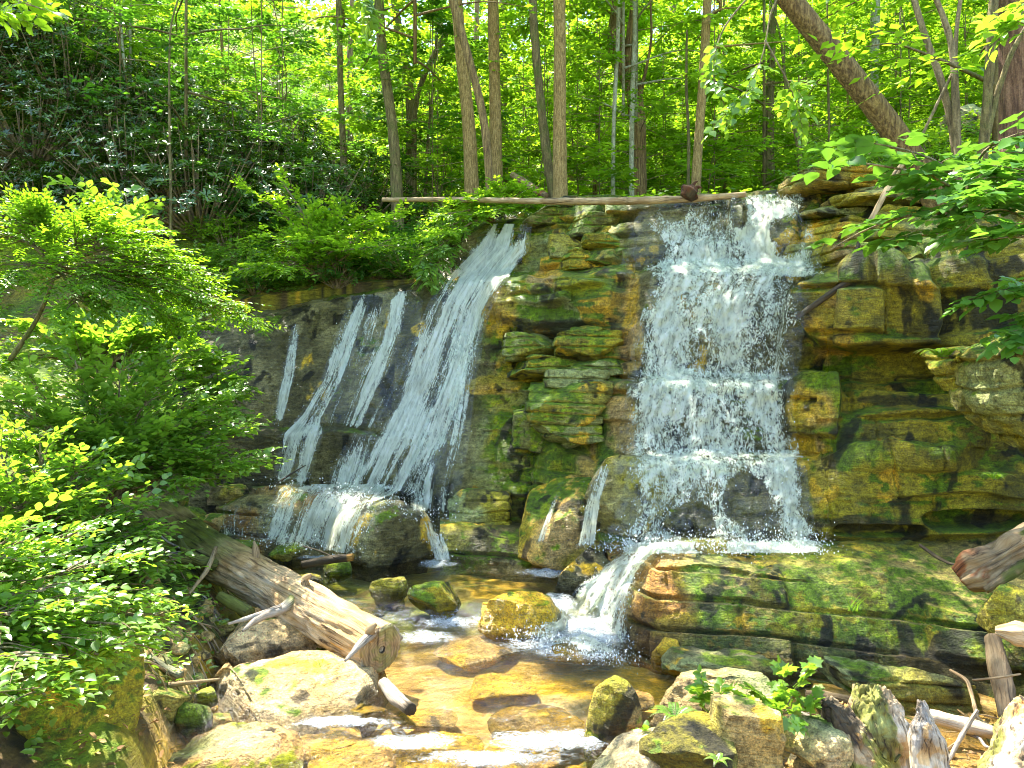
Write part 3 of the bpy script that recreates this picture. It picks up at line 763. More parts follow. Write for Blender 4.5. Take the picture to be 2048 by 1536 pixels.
boulder('boulder', 'sunlit cream rock with a mossy flank tucked against the fallen log', 'boulder', 530, 1284, 5.15, 300, 84, .8, 52, .2, 7, rot=(4, 10, -8), sub=7, col=dict(CR, moss=.06), amp=.08, seat=0.06)
boulder('boulder', 'low pale rock with a yellow moss ridge at the bottom edge of the stream', 'boulder', 475, 1528, 3.75, 320, 84, .9, 53, .2, 7, rot=(6, 4, 0), sub=7, col=dict(CR, a='cream', b='grey', moss=.14, mosscol='mossy'), seat=0)
boulder('boulder', 'huge olive boulder in the bottom left corner under the leaves', 'boulder', 95, 1420, 3.55, 330, 430, .9, 54, .45, 9, rot=(0, 10, 12), sub=7, col=dict(a='olive', b='olive', c='grey', ochre=.25, moss=.2, dark=.22), amp=.03)
boulder('boulder', 'tilted grey-green block with a pale top beside the huge corner boulder', 'boulder', 322, 1414, 3.95, 135, 105, .8, 55, .55, 8, rot=(0, -24, 10), col=dict(a='grey', b='cream', c='olive', ochre=.2, moss=.42, dark=.25), seat=0)
boulder('boulder', 'small bright yellow mossy stone wedged between the two cream rocks', 'stone', 412, 1388, 4.2, 52, 30, .9, 56, .3, 6, sub=5, col=dict(a='mossy', b='ochre', c='mossy', ochre=.4, moss=.9, dark=.0, mosscol='mossy'), seat=0.02)
boulder('boulder', 'round mossy stone in the brown shallows at the left bank', 'stone', 388, 1428, 4.1, 72, 58, .9, 57, .2, 7, sub=5, col=dict(a='olive', b='tan', c='olive', ochre=.3, moss=.55, dark=.2), seat=0)
boulder('boulder', 'small wet pebble-like stone in the brown shallows', 'stone', 305, 1488, 3.8, 42, 26, .9, 58, .1, 6, sub=5, col=dict(a='olive', b='tan', c='olived', ochre=.3, moss=.2, dark=.2), wet=.8, seat=-0.02)
boulder('boulder', 'pale lilac-veined rock behind the leafy seedlings', 'boulder', 1420, 1404, 4.15, 260, 110, .7, 61, .3, 9, rot=(0, -16, 0), col=dict(a='cream', b='grey', c='tan', ochre=.15, moss=.05, dark=.25), amp=.07)
boulder('boulder', 'grey-green boulder below the little fern', 'boulder', 1375, 1500, 3.5, 190, 120, .8, 62, .45, 8, rot=(0, 0, 14), col=dict(a='grey', b='olive', c='olived', ochre=.15, moss=.32, dark=.3))
boulder('boulder', 'tan-topped boulder with an olive foot beneath the leafy seedlings', 'boulder', 1500, 1478, 3.6, 175, 160, .8, 63, .45, 8, rot=(0, 6, 8), sub=7, col=dict(a='olive', b='cream', c='tan', ochre=.25, moss=.28, dark=.22))
boulder('boulder', 'flat spotted yellowish slab left of the split stump', 'rock slab', 1620, 1480, 3.7, 150, 90, .9, 64, .4, 8, rot=(6, 6, 0), col=dict(a='cream', b='ochre', c='grey', ochre=.3, moss=.05, dark=.3))
boulder('boulder', 'whitish flat stone at the bottom edge beside the stream', 'rock slab', 1275, 1522, 3.55, 190, 60, .9, 65, .35, 7, rot=(0, -12, 0), sub=5, col=dict(a='cream', b='cream', c='grey', ochre=.05, moss=.0, dark=.12))
boulder('boulder', 'big lichen-crusted block overhanging at the right edge', 'boulder', 2075, 800, 5.4, 220, 300, 1.6, 66, .5, 11, rot=(0, -18, 0), sub=7, strata=.2, col=dict(a='olive', b='grey', c='olived', ochre=.25, moss=.3, dark=.3))
boulder('boulder', 'broken brown block stacked left of the lichen-crusted overhang', 'boulder', 1925, 745, 6.0, 150, 110, 1.0, 67, .75, 8, rot=(0, -6, 10), strata=.14, col=dict(a='olive', b='olived', c='olive', ochre=.15, moss=.45, dark=.35))
boulder('boulder', 'grey outcrop behind the big leaning trunk on the slope', 'boulder', 1925, 245, 11.5, 110, 60, .8, 68, .45, 8, rot=(0, -22, 0), col=dict(a='grey', b='cream', c='greyd', ochre=.05, moss=.2, dark=.35), strata=.25)
boulder('boulder', 'yellowish slab at the right edge under the hollow log', 'rock slab', 2030, 1215, 4.75, 130, 110, .8, 69, .5, 8, col=dict(a='grey', b='olive', c='olive', ochre=.2, moss=.3, dark=.2))
# beds of the upper right, stepping back to the lip
for k, (x, y, D, w, h, s, rz) in enumerate([(1700, 372, 8.2, 230, 34, 71, -7), (1800, 395, 7.7, 240, 46, 72, -8), (1690, 425, 7.9, 160, 30, 73, -4), (1700, 470, 7.6, 150, 36, 74, -4), (1830, 452, 7.3, 180, 48, 75, -6), (1745, 505, 7.35, 190, 34, 76, 2), (1640, 500, 7.7, 110, 26, 77, 4)]):
    boulder('rock_slab', ['uppermost flat grey slab just right of the waterfall lip', 'broad tilted slab under the broken pale branch', 'thin dark slab beside the waterfall lip', 'squared slab two beds below the lip', 'shaded slab at the foot of the leaning tree', 'wet slab above the dead forked branch', 'small wet slab touching the right edge of the upper falls'][k],
            'rock slab', x, y + h * .2, D + .2, w * 1.2, h * 1.6, .9, s, .8, 5, amp=.04, rot=(0, -rz, 0), sub=6, col=dict(a='olive', b='tan', c='grey', ochre=.22, moss=.22, dark=.38), wet=.2, strata=.09)
# the mossy stair of blocks between the two falls
for k, (x, y, D, w, h, s) in enumerate([(1135, 492, 9.55, 70, 34, 81), (1215, 487, 9.35, 90, 30, 82), (1160, 520, 9.45, 110, 30, 83), (1205, 515, 9.25, 90, 34, 84), (1190, 455, 9.7, 110, 34, 85), (1110, 435, 10.1, 120, 26, 86), (1185, 661, 8.55, 80, 20, 87), (1175, 690, 8.5, 120, 46, 88),
                                          (1195, 730, 8.4, 100, 36, 89), (1165, 752, 8.4, 130, 30, 90), (1140, 800, 8.3, 150, 62, 91), (1130, 858, 8.25, 130, 50, 92), (1060, 690, 8.95, 90, 40, 93), (1090, 730, 8.8, 130, 34, 94), (1070, 850, 8.45, 80, 70, 95), (960, 1010, 8.25, 110, 50, 96)]):
    boulder('mossy_block', ['square yellow block nearest the left cascade in the mossy stair', 'flat mossy block with a small dark hole below the lip', 'long low mossy block resting on the big bedding step', 'thick mossy block against the right-hand upper falls', 'sunlit block with bright moss just under the thin log', 'thin brown slab under the trees at the lip', 'little grey slab topping the lower mossy stair', 'big grey-green block second from the top of the lower mossy stair',
             'rounded green block midway down the lower mossy stair', 'flat mossy block under the rounded green one', 'wide dark green block low in the mossy stair', 'bottom block of the mossy stair above the ochre stain', 'yellow-green knob left of the mossy stair top', 'thin grey bed left of the rounded green block', 'upright mossy block left of the bottom stair block', 'grey hump at the right foot of the left-hand waterfall'][k],
            'rock', x, y + 5, D + .12, w * 1.15, h * 1.45, 1.0, s, .82, 4, sub=6, amp=.03, col=dict(a='olive', b='grey', c='olived', ochre=.3, moss=.68 if k != 15 else .2, dark=.38), wet=.35, strata=.11 if w > 85 else 0)
# small stones of the upper pool and left bank
small = [(960, 1300, 5.7, 190, 22, 151, .0, 'broad tan hump just awash below the pool step'), (1250, 1395, 4.9, 120, 16, 152, .0, 'brown flat stone under the clear water right of the stream'), (640, 1478, 4.0, 170, 16, 153, .0, 'orange-brown slab awash left of the rapids'), (860, 1512, 3.9, 240, 24, 154, .0, 'dark-edged slab crossed by the lowest rapids'), (700, 1520, 3.7, 200, 14, 155, .0, 'smooth orange slab at the bottom edge'), (1050, 1505, 3.95, 160, 18, 156, .0, 'brown lump splitting the lowest rapids'), (1000, 1375, 4.9, 150, 14, 157, .0, 'pale flat slab under the clear middle of the stream'), (850, 1440, 4.4, 130, 14, 158, .0, 'rust-edged slab just under the middle rapids'), (775, 1170, 6.5, 85, 42, 101, .5, 'notched yellow-green stone between the pools'), (787, 1204, 6.2, 66, 34, 102, .5, 'smooth tan stone below the notched one'), (672, 1136, 7.0, 66, 38, 103, .9, 'round bright moss cushion stone beside the wet stick'),
         (482, 1096, 7.6, 88, 42, 104, .8, 'left one of the two dark mossy stones above the log'), (575, 1102, 7.5, 82, 36, 105, .8, 'right one of the two dark mossy stones above the log'), (385, 1036, 7.9, 92, 46, 106, .9, 'thickly mossed boulder under the left bank shrubs'),
         (345, 1010, 8.0, 56, 40, 107, .9, 'smaller mossy boulder at the edge of the bank shrubs'), (420, 1045, 7.9, 60, 40, 114, .3, 'wet grey stone at the left end of the wide wet shelf'), (450, 990, 8.5, 90, 44, 115, .3, 'wet tan stone at the left lip of the wide wet shelf'), (870, 1185, 6.3, 110, 60, 108, .7, 'low green boulder with moss tufts at the pool step'),
         (640, 1225, 5.75, 34, 22, 109, .2, 'small tan stone under the fallen log'), (720, 1232, 5.9, 100, 26, 110, .1, 'flat brown stone awash beside the log'), (615, 1160, 6.6, 60, 26, 111, .4, 'small olive stone behind the log'), (1160, 1300, 5.6, 140, 30, 112, .05, 'submerged tan hump in the lower pool'), (1080, 1440, 4.3, 210, 34, 113, .02, 'red-brown flat rock barely out of the rapids'),
         (1000, 1118, 7.3, 90, 14, 116, .1, 'thin tan hump awash in the upper pool'), (1390, 1330, 5.2, 120, 44, 117, .3, 'rough orange-stained stones at the corner of the bench'), (1330, 1300, 5.4, 60, 50, 118, .2, 'small dark stone below the orange corner of the bench'), (730, 1420, 4.3, 90, 26, 119, .1, 'flat orange stone beside the stub of wood')]
for (x, y, D, w, h, s, ms, lb) in small:
    boulder('stone', lb, 'stone', x, y, D, w, h, .9, s, .3, 7, sub=5, col=dict(a='sand' if ms < .01 else 'tan' if ms < .4 else 'olive', b='ochre' if ms < .1 else 'olive', c='tan' if ms < .01 else 'tufad', ochre=.35, moss=ms if ms > .01 else -.5, dark=.28 if ms > .01 else .12), wet=.5 if ms < .7 else .1, amp=.07, seat=0 if y > 1190 else (.13 if y > 1110 else None))
# loose cobbles on the left bank, between the shrubs and the log
rr = np.random.default_rng(5)
first = []
for k in range(6):
    V, F = ico(4); V = V.copy() * [1, .8, .6]
    for _ in range(8):
        n = nrm(rr.normal(size=3)); V -= n * np.maximum(V @ n - rr.uniform(.4, .7), 0)[:, None] * .9
    V = V + vnormals(V, [F]) * (.12 * fbm(V * 1.6 + k * 7, 3, k))[:, None]
    n = vnormals(V, [F])
    o = build('cobble', V, [F], M_ROCK, col=rock_col(V * .2 + k, n, 600 + k, 'olive', 'tan', 'grey', ochre=.3, moss=.3, dark=.3), attrs={'wet': np.full(len(V), .1)})
    first.append(o)
used = set()
for k in range(150):
    px = rr.uniform(280, 560); py = rr.uniform(1150, 1400)
    if k > 110: px = rr.uniform(1290, 1900); py = rr.uniform(1470, 1536)
    D = np.interp(py, [1150, 1250, 1400, 1536], [5.9, 5.3, 4.4, 3.5])
    q = P(px, py, D); zg = float(ground(q[0], q[1])); sc = rr.uniform(.02, .075) * (1 if k % 7 else 1.6)
    j = k % 6
    o = first[j] if j not in used else first[j].copy()
    if j in used: COL.objects.link(o)
    used.add(j)
    o.location = (q[0], q[1], zg + sc * .3); o.scale = (sc, sc, sc); o.rotation_euler = (rr.uniform(-.4, .4), rr.uniform(-.4, .4), rr.uniform(0, 6))
    tag(o, 'small loose cobble lying among twigs and dead leaves on the stream bank', 'cobble', 'cobbles scattered on the banks')
# ------------------------------------------------------------------ the stream
def zwater(x, y):
    p = np.stack([x, y, x * 0], -1)
    e = 6.05 + .18 * fbm(p * 1.3, 3, 401) + .10 * np.sin(x * 2.1)
    return .02 + .13 * sstep(-.14, .14, y - e)
gx, gy = np.meshgrid(np.arange(-3.6, 4.8, .018), np.arange(1.2, 9.0, .018))
z = zwater(gx, gy)
V = np.stack([gx, gy, z], -1).reshape(-1, 3)
wx, wy = project(V)
def spot(cx, cy, rx, ry, st=1.0, sd=0):
    r = np.hypot((wx - cx) / rx, (wy - cy) / ry) + .3 * fbm(V * 3 + sd, 3, 402)
    return min(st * 1.08, .96) * (1 - sstep(.2, 1.15, r))
foam = np.zeros(len(V))
for k, a in enumerate([(875, 1128, 70, 14, .75), (1085, 1146, 90, 18, .8), (1150, 1275, 190, 64, .9), (1190, 1310, 90, 26, .7), (900, 1246, 150, 28, .95), (860, 1276, 110, 24, .8), (700, 1205, 60, 18, .55), (1110, 1482, 230, 40, 1.0),
                       (960, 1518, 280, 34, .95), (640, 1452, 110, 8, .8), (780, 1460, 90, 16, .6), (760, 1345, 80, 14, .42), (830, 1395, 130, 24, .38), (540, 1095, 110, 16, .9), (640, 1112, 90, 12, .9), (820, 1485, 170, 30, .9), (700, 1445, 180, 16, .9), (900, 1420, 80, 16, .55), (1000, 1440, 60, 12, .5), (880, 1310, 70, 12, .5), (1210, 1120, 120, 34, 1.0), (1120, 1210, 60, 30, .9), (1060, 1285, 120, 34, .7), (960, 1240, 80, 24, .7), (745, 1400, 60, 60, .30)]):
    foam = np.maximum(foam, spot(*a, sd=k))
stepf = sstep(.02, .06, V[:, 2]) * (1 - sstep(.11, .15, V[:, 2]))
foam = np.maximum(foam, stepf * (.15 + .45 * sstep(-.1, .3, fbm(V * 2.2, 3, 404))))
rip = np.clip(.35 + foam * .9 + .5 * sstep(0, .4, fbm(V * 1.1, 2, 403)) + .3 * sstep(1420, 1500, wy), 0, 1)
V[:, 2] += (.010 * fbm(V * np.array([5, 8, 1]), 3, 405) + .008 * fbm(V * 17, 3, 406)) * (.3 + rip) + .045 * foam * np.abs(fbm(V * 9, 3, 407))
tag(build('stream_water', V, [grid_faces(*gx.shape)], M_POOL, attrs={'foam': foam, 'ripple': rip}), kind='structure')

# ------------------------------------------------------------------ the falling water
DM = depth_map()
def smooth1(a, k, axis=0):
    for _ in range(k):
        p = np.pad(a, [(1, 1) if i == axis else (0, 0) for i in range(a.ndim)], mode='edge')
        a = (np.take(p, range(0, a.shape[axis]), axis) + 2 * a + np.take(p, range(2, a.shape[axis] + 2), axis)) / 4
    return a
def _edge(pts, t):
    pts = np.array(pts, float); d = pts[:, 1]
    y = d[0] + (d[-1] - d[0]) * t
    return np.interp(y, d, pts[:, 0]), y
WR = np.random.default_rng(11)
def fall(name, left, right, dens, off=.035, streak=(46, 2.6), nstr=0, ndrop=0, thr=.5, edge_soft=.12, splash=0, wide=.003, rough=.035, holes=(), mat=None, top_soft=.06, bot_soft=.05):
    hpx = max(left[-1][1] - left[0][1], right[-1][1] - right[0][1])
    nr = int(hpx / 2.6) + 2; t = np.linspace(0, 1, nr)
    lx, lyy = _edge(left, t); rx, ry = _edge(right, t)
    nc = int(np.abs(rx - lx).mean() / 2.6) + 3; s = np.linspace(0, 1, nc)
    px = lx[:, None] * (1 - s) + rx[:, None] * s; py = lyy[:, None] * (1 - s) + ry[:, None] * s
    def place(px, py, off):
        D = depth_at(DM, px, py)
        D = smooth1(D, 3, 0); D = np.minimum.accumulate(D, 0) if D.ndim > 1 else D
        return smooth1(smooth1(D, 4, 0), 2, 1) - off
    D = place(px, py, off)
    V = np.stack([(px - 1024) / FPX * D, D, CAMZ - (py - 768) / FPX * D], -1)
    Lm = np.concatenate([[0], np.cumsum(np.linalg.norm(np.diff(V[:, nc // 2], axis=0), axis=1))])
    Wm = np.linalg.norm(V[:, -1] - V[:, 0], axis=1).mean()
    uv = np.stack([np.broadcast_to(s[None] * Wm, px.shape), np.broadcast_to(Lm[:, None], px.shape)], -1)
    q = np.stack([uv[..., 0] * 9, uv[..., 1] * 1.2, uv[..., 0] * 0], -1) + WR.uniform(0, 50)
    q3 = np.stack([uv[..., 0] * 10, uv[..., 1] * .7, uv[..., 0] * 0], -1) + WR.uniform(0, 50)
    q2 = np.stack([uv[..., 0] * 16, uv[..., 1] * 12, uv[..., 0] * 0], -1)
    V[..., 1] -= rough * (.5 + .5 * fbm(q, 3, 5)) + rough * .6 * fbm(q2, 3, 6)
    e = np.minimum(s, 1 - s)[None] / edge_soft
    dn = dens(s[None] + 0 * px, t[:, None] + 0 * px, px, py) * 1.0
    dn = dn + (.55 * fbm(q3, 3, 9) if mat is None else 0)
    dn = dn + .36 * fbm(np.stack([uv[..., 0] * 4, uv[..., 1] * 2.2, uv[..., 0] * 0], -1) + 9, 3, 7) - (.60 + .5 * fbm(np.stack([uv[..., 0] * 2, uv[..., 1] * 7, uv[..., 0] * 0], -1) + 4, 3, 29)) * (1 - np.clip(e, 0, 1)) - .5 * (1 - np.clip(t[:, None] / top_soft, 0, 1)) * (.6 + fbm(np.stack([uv[..., 0] * 9, uv[..., 0] * 0, uv[..., 0] * 0], -1), 3, 19)) - .5 * (1 - np.clip((1 - t[:, None]) / bot_soft, 0, 1))
    for (hx, hy, hw, hh) in holes:
        dn = dn - .8 * (1 - sstep(.6, 1.1, np.hypot((px - hx) / hw, (py - hy) / hh) + .35 * fbm(V * 6, 3, 8)))
    root = build(name, V.reshape(-1, 3), [grid_faces(nr, nc)], mat or M_WW, attrs={'dens': dn.reshape(-1)}, uv=uv.reshape(-1, 2))
    tag(root, kind='structure')
    # threads of water
    if nstr:
        A = Acc()
        for _ in range(nstr):
            s0 = WR.uniform(.02, .98); t0 = WR.uniform(0, .92); ln = WR.uniform(.05, .30)
            i0 = int(t0 * nr); i1 = min(nr - 1, int((t0 + ln) * nr) + 2)
            if i1 - i0 < 4: continue
            i = np.arange(i0, i1 + 1, 2); j = s0 * (nc - 1)
            if dn[i0, int(j)] < WR.uniform(.15, .6): continue
            jj = np.clip(j + np.cumsum(WR.normal(0, .12, len(i))) , 0, nc - 1.01)
            ja = jj.astype(int); f = (jj - ja)[:, None]
            c = V[i, ja] * (1 - f) + V[i, ja + 1] * f
            c = c - np.array([0, 1, 0]) * WR.uniform(.0, .03)
            w = WR.uniform(.35, 1) * wide * np.sin(np.linspace(.15, math.pi - .1, len(i))) ** .7
            a = c + np.array([1, -.3, 0]) * w[:, None]; b = c - np.array([1, .3, 0]) * w[:, None]; m = c - np.array([0, 1, 0]) * w[:, None] * 1.2
            n = len(i); Vs = np.stack([a, m, b], 1).reshape(-1, 3); k = np.arange(n - 1) * 3
            Q = np.concatenate([np.stack([k, k + 1, k + 4, k + 3], 1), np.stack([k + 1, k + 2, k + 5, k + 4], 1)])
            A.add(Vs, Q)
        if A.n: tag(A.build('water_threads', M_SPRAY, root), kind='stuff')
    if ndrop:
        i = (WR.beta(1.3, 1.0, ndrop) * (nr - 1)).astype(int); j = WR.integers(0, nc, ndrop)
        k = dn[i, j] > .25; i, j = i[k], j[k]
        c = V[i, j] + WR.normal(0, 1, (len(i), 3)) * np.array([.035, .02, .03]) - np.array([0, 1, 0]) * WR.exponential(.045, len(i))[:, None]
        drops('drops', c, np.clip(WR.exponential(.0016, len(c)), .0007, .006) , root)
    if splash:
        j = WR.integers(0, nc, splash); c = V[-1, j].copy()
        v = np.abs(WR.normal(0, 1, splash)); c += np.stack([WR.normal(0, .09, splash), -WR.uniform(-.02, .25, splash) , v * .085], -1)
        drops('splash_drops', c, np.clip(WR.exponential(.0019, splash), .0008, .007), root)
    return root
def drops(name, c, r, parent):
    if len(c) == 0: return
    o = np.array([[1, 0, 0], [-1, 0, 0], [0, 1, 0], [0, -1, 0], [0, 0, 1.5], [0, 0, -1.5]], float)
    f = np.array([[0, 2, 4], [2, 1, 4], [1, 3, 4], [3, 0, 4], [2, 0, 5], [1, 2, 5], [3, 1, 5], [0, 3, 5]])
    V = (c[:, None] + o[None] * r[:, None, None]).reshape(-1, 3)
    F = (f[None] + (np.arange(len(c)) * 6)[:, None, None]).reshape(-1, 3)
    tag(build(name, V, [F], M_SPRAY, parent), kind='stuff')

cst = lambda v: (lambda s, t, x, y: v + 0 * s)
# left-hand fall: upper chute, long fan, outer veils
fall('waterfall', [(972,448),(950,492),(885,560),(855,610),(800,750),(745,860),(692,972),(640,990)], [(1064,448),(1058,500),(1012,562),(982,620),(945,750),(900,880),(850,985),(800,1012)],
     lambda s, t, x, y: .58 + .22 * sstep(.04, .12, t) - .14 * sstep(.45, .9, t) + .10 * np.cos((s - .45) * 5), streak=(50, 1.5), nstr=0, ndrop=2600, splash=1400)
fall('waterfall', [(905,650),(850,850),(805,960),(800,1035)], [(985,610),(952,760),(938,880),(925,960),(915,1040)], lambda s, t, x, y: .54 + .08 * t - .12 * s, streak=(44, 1.1), nstr=0, ndrop=700, splash=300, wide=.005)
fall('waterfall', [(700,592),(668,680),(642,760),(600,830),(562,868),(545,975)], [(748,588),(715,680),(688,760),(650,835),(648,868),(615,978)], lambda s, t, x, y: .54 - .10 * sstep(860, 900, y) + .14 * np.exp(-((y - 850) / 26) ** 2), streak=(50, 1.8), nstr=0, ndrop=900, splash=200)
fall('waterfall', [(735,590),(705,680),(675,760),(645,860)], [(848,578),(838,680),(800,760),(745,866)], lambda s, t, x, y: .49 + .10 * np.cos(s * 12), streak=(52, 1.1), nstr=0, ndrop=300, wide=.004)
fall('waterfall', [(705,866),(672,920),(650,976)], [(750,862),(735,920),(720,978)], cst(.58), streak=(46, 1.5), nstr=0, ndrop=400)
fall('waterfall', [(585,650),(565,750),(545,845)], [(600,648),(590,750),(566,848)], cst(.52), nstr=0, ndrop=250, wide=.004)
fall('waterfall', [(545,968),(520,1000),(505,1050),(490,1082)], [(800,968),(775,1000),(745,1060),(728,1116)], lambda s, t, x, y: .42 + .28 * sstep(.38, .58, s) + .25 * sstep(.15, 0, t), streak=(46, 1.6), nstr=0, ndrop=900, splash=500)
fall('waterfall', [(440,1008),(438,1070)], [(505,1004),(500,1078)], cst(.55), streak=(46, 1.6), nstr=0, ndrop=150)
fall('waterfall', [(838,1040),(852,1075),(872,1122)], [(885,1042),(892,1075),(905,1124)], cst(.58), nstr=0, ndrop=300, splash=100)
# right-hand fall, tier by tier
fall('waterfall', [(1292,398),(1262,455),(1236,548)], [(1602,388),(1622,455),(1646,556)], lambda s, t, x, y: .46 - .28 * (1 - sstep(.0, .22, s)) + .24 * sstep(.55, .7, s) + .20 * sstep(.25, .5, t) * sstep(.12, .3, s), streak=(40, 4), ndrop=1260, nstr=0, mat=M_WS, off=.05, rough=.06,
     holes=((1572, 478, 38, 46), (1478, 425, 14, 34), (1290, 500, 40, 40), (1350, 420, 30, 26)))
fall('waterfall', [(1312,518),(1284,620),(1262,700),(1250,780)], [(1646,518),(1612,600),(1600,700),(1592,790)], lambda s, t, x, y: .68 - .34 * sstep(.55, .85, s) * (1 - .3 * t) + .08 * np.cos(s * 9), streak=(34, 4.5), ndrop=1710, nstr=0, mat=M_WS, off=.06, rough=.08)
fall('waterfall', [(1262,735),(1240,850),(1222,948)], [(1580,740),(1588,850),(1606,950)], lambda s, t, x, y: .70 - .22 * sstep(.3, .8, t) + .10 * sstep(.8, .95, s), streak=(34, 3.6), ndrop=1710, nstr=0, mat=M_WS, off=.06, rough=.07)
fall('waterfall', [(1262,895),(1240,1000),(1200,1094)], [(1604,900),(1622,1000),(1632,1096)], lambda s, t, x, y: .64 - .22 * sstep(.15, .6, t) + .42 * np.exp(-((x - 1565 - 40 * t) / 26) ** 2) + .25 * sstep(.86, 1, t), streak=(34, 4.2), ndrop=2025, splash=3200, mat=M_WS, off=.06, rough=.08,
     holes=((1490, 1000, 40, 60), (1380, 1040, 50, 40)))
fall('waterfall', [(1192,932),(1172,1000),(1152,1095)], [(1224,930),(1200,1000),(1190,1095)], cst(.58), nstr=0, ndrop=135, splash=100)
fall('waterfall', [(1118,965),(1085,1050),(1072,1085)], [(1128,962),(1098,1050),(1088,1085)], cst(.40), nstr=0)
fall('waterfall', [(1236,1084),(1236,1094),(1240,1106)], [(1640,1080),(1640,1092),(1636,1104)], lambda s, t, x, y: .95 + 0 * s, streak=(14, 10), ndrop=675, mat=M_WS, off=.05, rough=.05, edge_soft=.05)
fall('waterfall', [(1240,1096),(1205,1125),(1150,1175),(1108,1228),(1035,1268)], [(1330,1092),(1288,1128),(1264,1180),(1250,1250),(1262,1320)], lambda s, t, x, y: .74 - .10 * s, streak=(26, 4), ndrop=1440, nstr=0, splash=1800, mat=M_WS, off=.06, rough=.09)
for (a, b) in (((800, 1160), (828, 1204)), ((640, 1180), (672, 1205)), ((985, 1196), (1010, 1230))):
    fall('waterfall', [(a[0], a[1]), (a[0] + 2, b[1])], [(b[0], a[1]), (b[0] + 2, b[1])], cst(.36), nstr=0, ndrop=18)
# ------------------------------------------------------------------ fallen wood
CW = {'bleach': np.array([.70, .60, .44]), 'tan': np.array([.46, .33, .17]), 'moss': np.array([.13, .15, .015]), 'orange': np.array([.66, .36, .06]), 'dark': np.array([.07, .05, .02]), 'grey': np.array([.42, .38, .32]), 'rust': np.array([.34, .12, .03])}
def log(name, pts, rad, seg=40, step=.03, seed=0, colfn=None, parent=None, base='bleach', rough=.10, ridges=5, mat=None, origin=None):
    V, Q, T = tube(pts, rad, seg, rough, seed, True, step, ridges)
    n = (len(V) - 2) // seg
    L = np.linspace(0, np.linalg.norm(np.array(pts[-1]) - np.array(pts[0])), n)
    uv = np.concatenate([np.stack([np.tile(np.abs(np.arange(seg) / seg * 2 - 1) * np.mean(rad) * 3, n), np.repeat(L, seg)], 1), [[0, 0], [0, 0]]])
    t = np.concatenate([np.repeat(np.linspace(0, 1, n), seg), [0, 1]])
    nv = vnormals(V, [Q, T])
    c = np.broadcast_to(CW[base], V.shape).copy()
    if colfn: c = colfn(V, nv, t, c)
    if origin is None: origin = np.array(pts[0])
    o = build(name, V - origin, [Q, T], mat or M_WOOD, parent, col=c, uv=uv)
    if parent is None: o.location = tuple(origin)
    solid(V)
    return o
def patch(V, s, f, seed, soft=.12): return sstep(s, s + soft, fbm(V * f, 4, seed))
end_c = P(762, 1298, 4.95)
pts = [P(285, 1030, 7.1), P(350, 1065, 6.8), P(430, 1112, 6.3), P(560, 1182, 5.75), P(670, 1245, 5.3), end_c]
def logcol(V, n, t, c):
    c = mixv(c, CW['tan'], patch(V, .0, 3, 501, .3) * .7)
    c = mixv(c, CW['orange'], patch(V, .22, 4.5, 502, .05) * sstep(.3, .5, n[:, 2]) * .9)
    c = mixv(c, CW['orange'] * .8, sstep(.2, -.5, n[:, 2]) * .6)
    m = (1 - sstep(.38, .58, t + .12 * fbm(V * 4, 3, 503)))
    return mixv(c, CW['moss'] * (1.1 + .5 * fbm(V * 9, 3, 504))[:, None], m * (.55 + .45 * sstep(-.2, .3, fbm(V * 3, 3, 505))))
root = log('fallen_log', pts, [.22, .195, .175, .165, .162, .160], 96, .016, 51, logcol, rough=.15, ridges=6)
tag(root, 'big bleached fallen log, mossy on its far half, sawn end above the stream', 'log')
o0 = np.array(pts[0])
def sub(name, pts, rad, base='bleach', seg=16, seed=1, colfn=None, rough=.15):
    return log(name, pts, rad, seg, .02, seed, colfn, root, base, rough, 3, None, o0)
ax = nrm(end_c - P(670, 1245, 5.3))
def disc(center, ax, r, seed, name, parent, origin):
    a = nrm(np.cross(ax, [0, 0, 1])); b = np.cross(a, ax)
    nr, ns = 26, 64; rr_ = np.linspace(.02, 1, nr)[:, None]; th = np.linspace(0, 2 * math.pi, ns, endpoint=False)[None]
    R = r * rr_ * (1 + .06 * np.sin(th * 3 + 1) + .04 * np.sin(th * 7))
    V = center + (a * (np.cos(th) * R)[..., None] + b * (np.sin(th) * R)[..., None]) + ax * (.012 + .006 * fbm(np.stack([rr_ * 20 + 0 * th, np.cos(th) + 0 * rr_, np.sin(th) + 0 * rr_], -1), 3, seed) - .05 * (rr_ < .12) - .02 * sstep(.9, 1, rr_))[..., None]
    V = V.reshape(-1, 3)
    ring = (np.sin(rr_ * 55 + .6 * fbm(np.stack([np.cos(th) + 0 * rr_, np.sin(th) + 0 * rr_, rr_ * 2 + 0 * th], -1) * 2, 2, seed)) * .5 + .5).reshape(-1)
    c = mixv(np.broadcast_to(CW['tan'] * 1.05, V.shape), CW['dark'] * 2.2, ring * .55)
    c = mixv(c, CW['moss'] * 1.4, patch(V, .05, 9, seed) * .5); c = mixv(c, CW['dark'] * .5, np.repeat((rr_[:, 0] < .14) * 1.0, ns))
    uv = V[:, [0, 2]]
    build(name, V - origin, [grid_faces(nr, ns, True)], M_WOOD, parent, col=c, uv=uv)
disc(end_c, ax, .157, 7, 'sawn_end', root, o0)
sub('branch_stub', [P(745, 1268, 4.85), P(718, 1290, 4.7), P(690, 1322, 4.55)], [.03, .024, .007], 'grey', seed=2)
sub('branch_stub', [P(742, 1275, 4.85), P(738, 1258, 4.8), P(752, 1248, 4.8)], [.035, .03, .012], 'tan', seed=3)
sub('branch_stub', [P(598, 1195, 5.5), P(570, 1215, 5.35), P(510, 1240, 5.1), P(485, 1262, 5.0)], [.06, .035, .022, .008], 'grey', seed=4, colfn=lambda V, n, t, c: mixv(c, CW['moss'] * 1.8, 1 - sstep(.1, .35, t)))
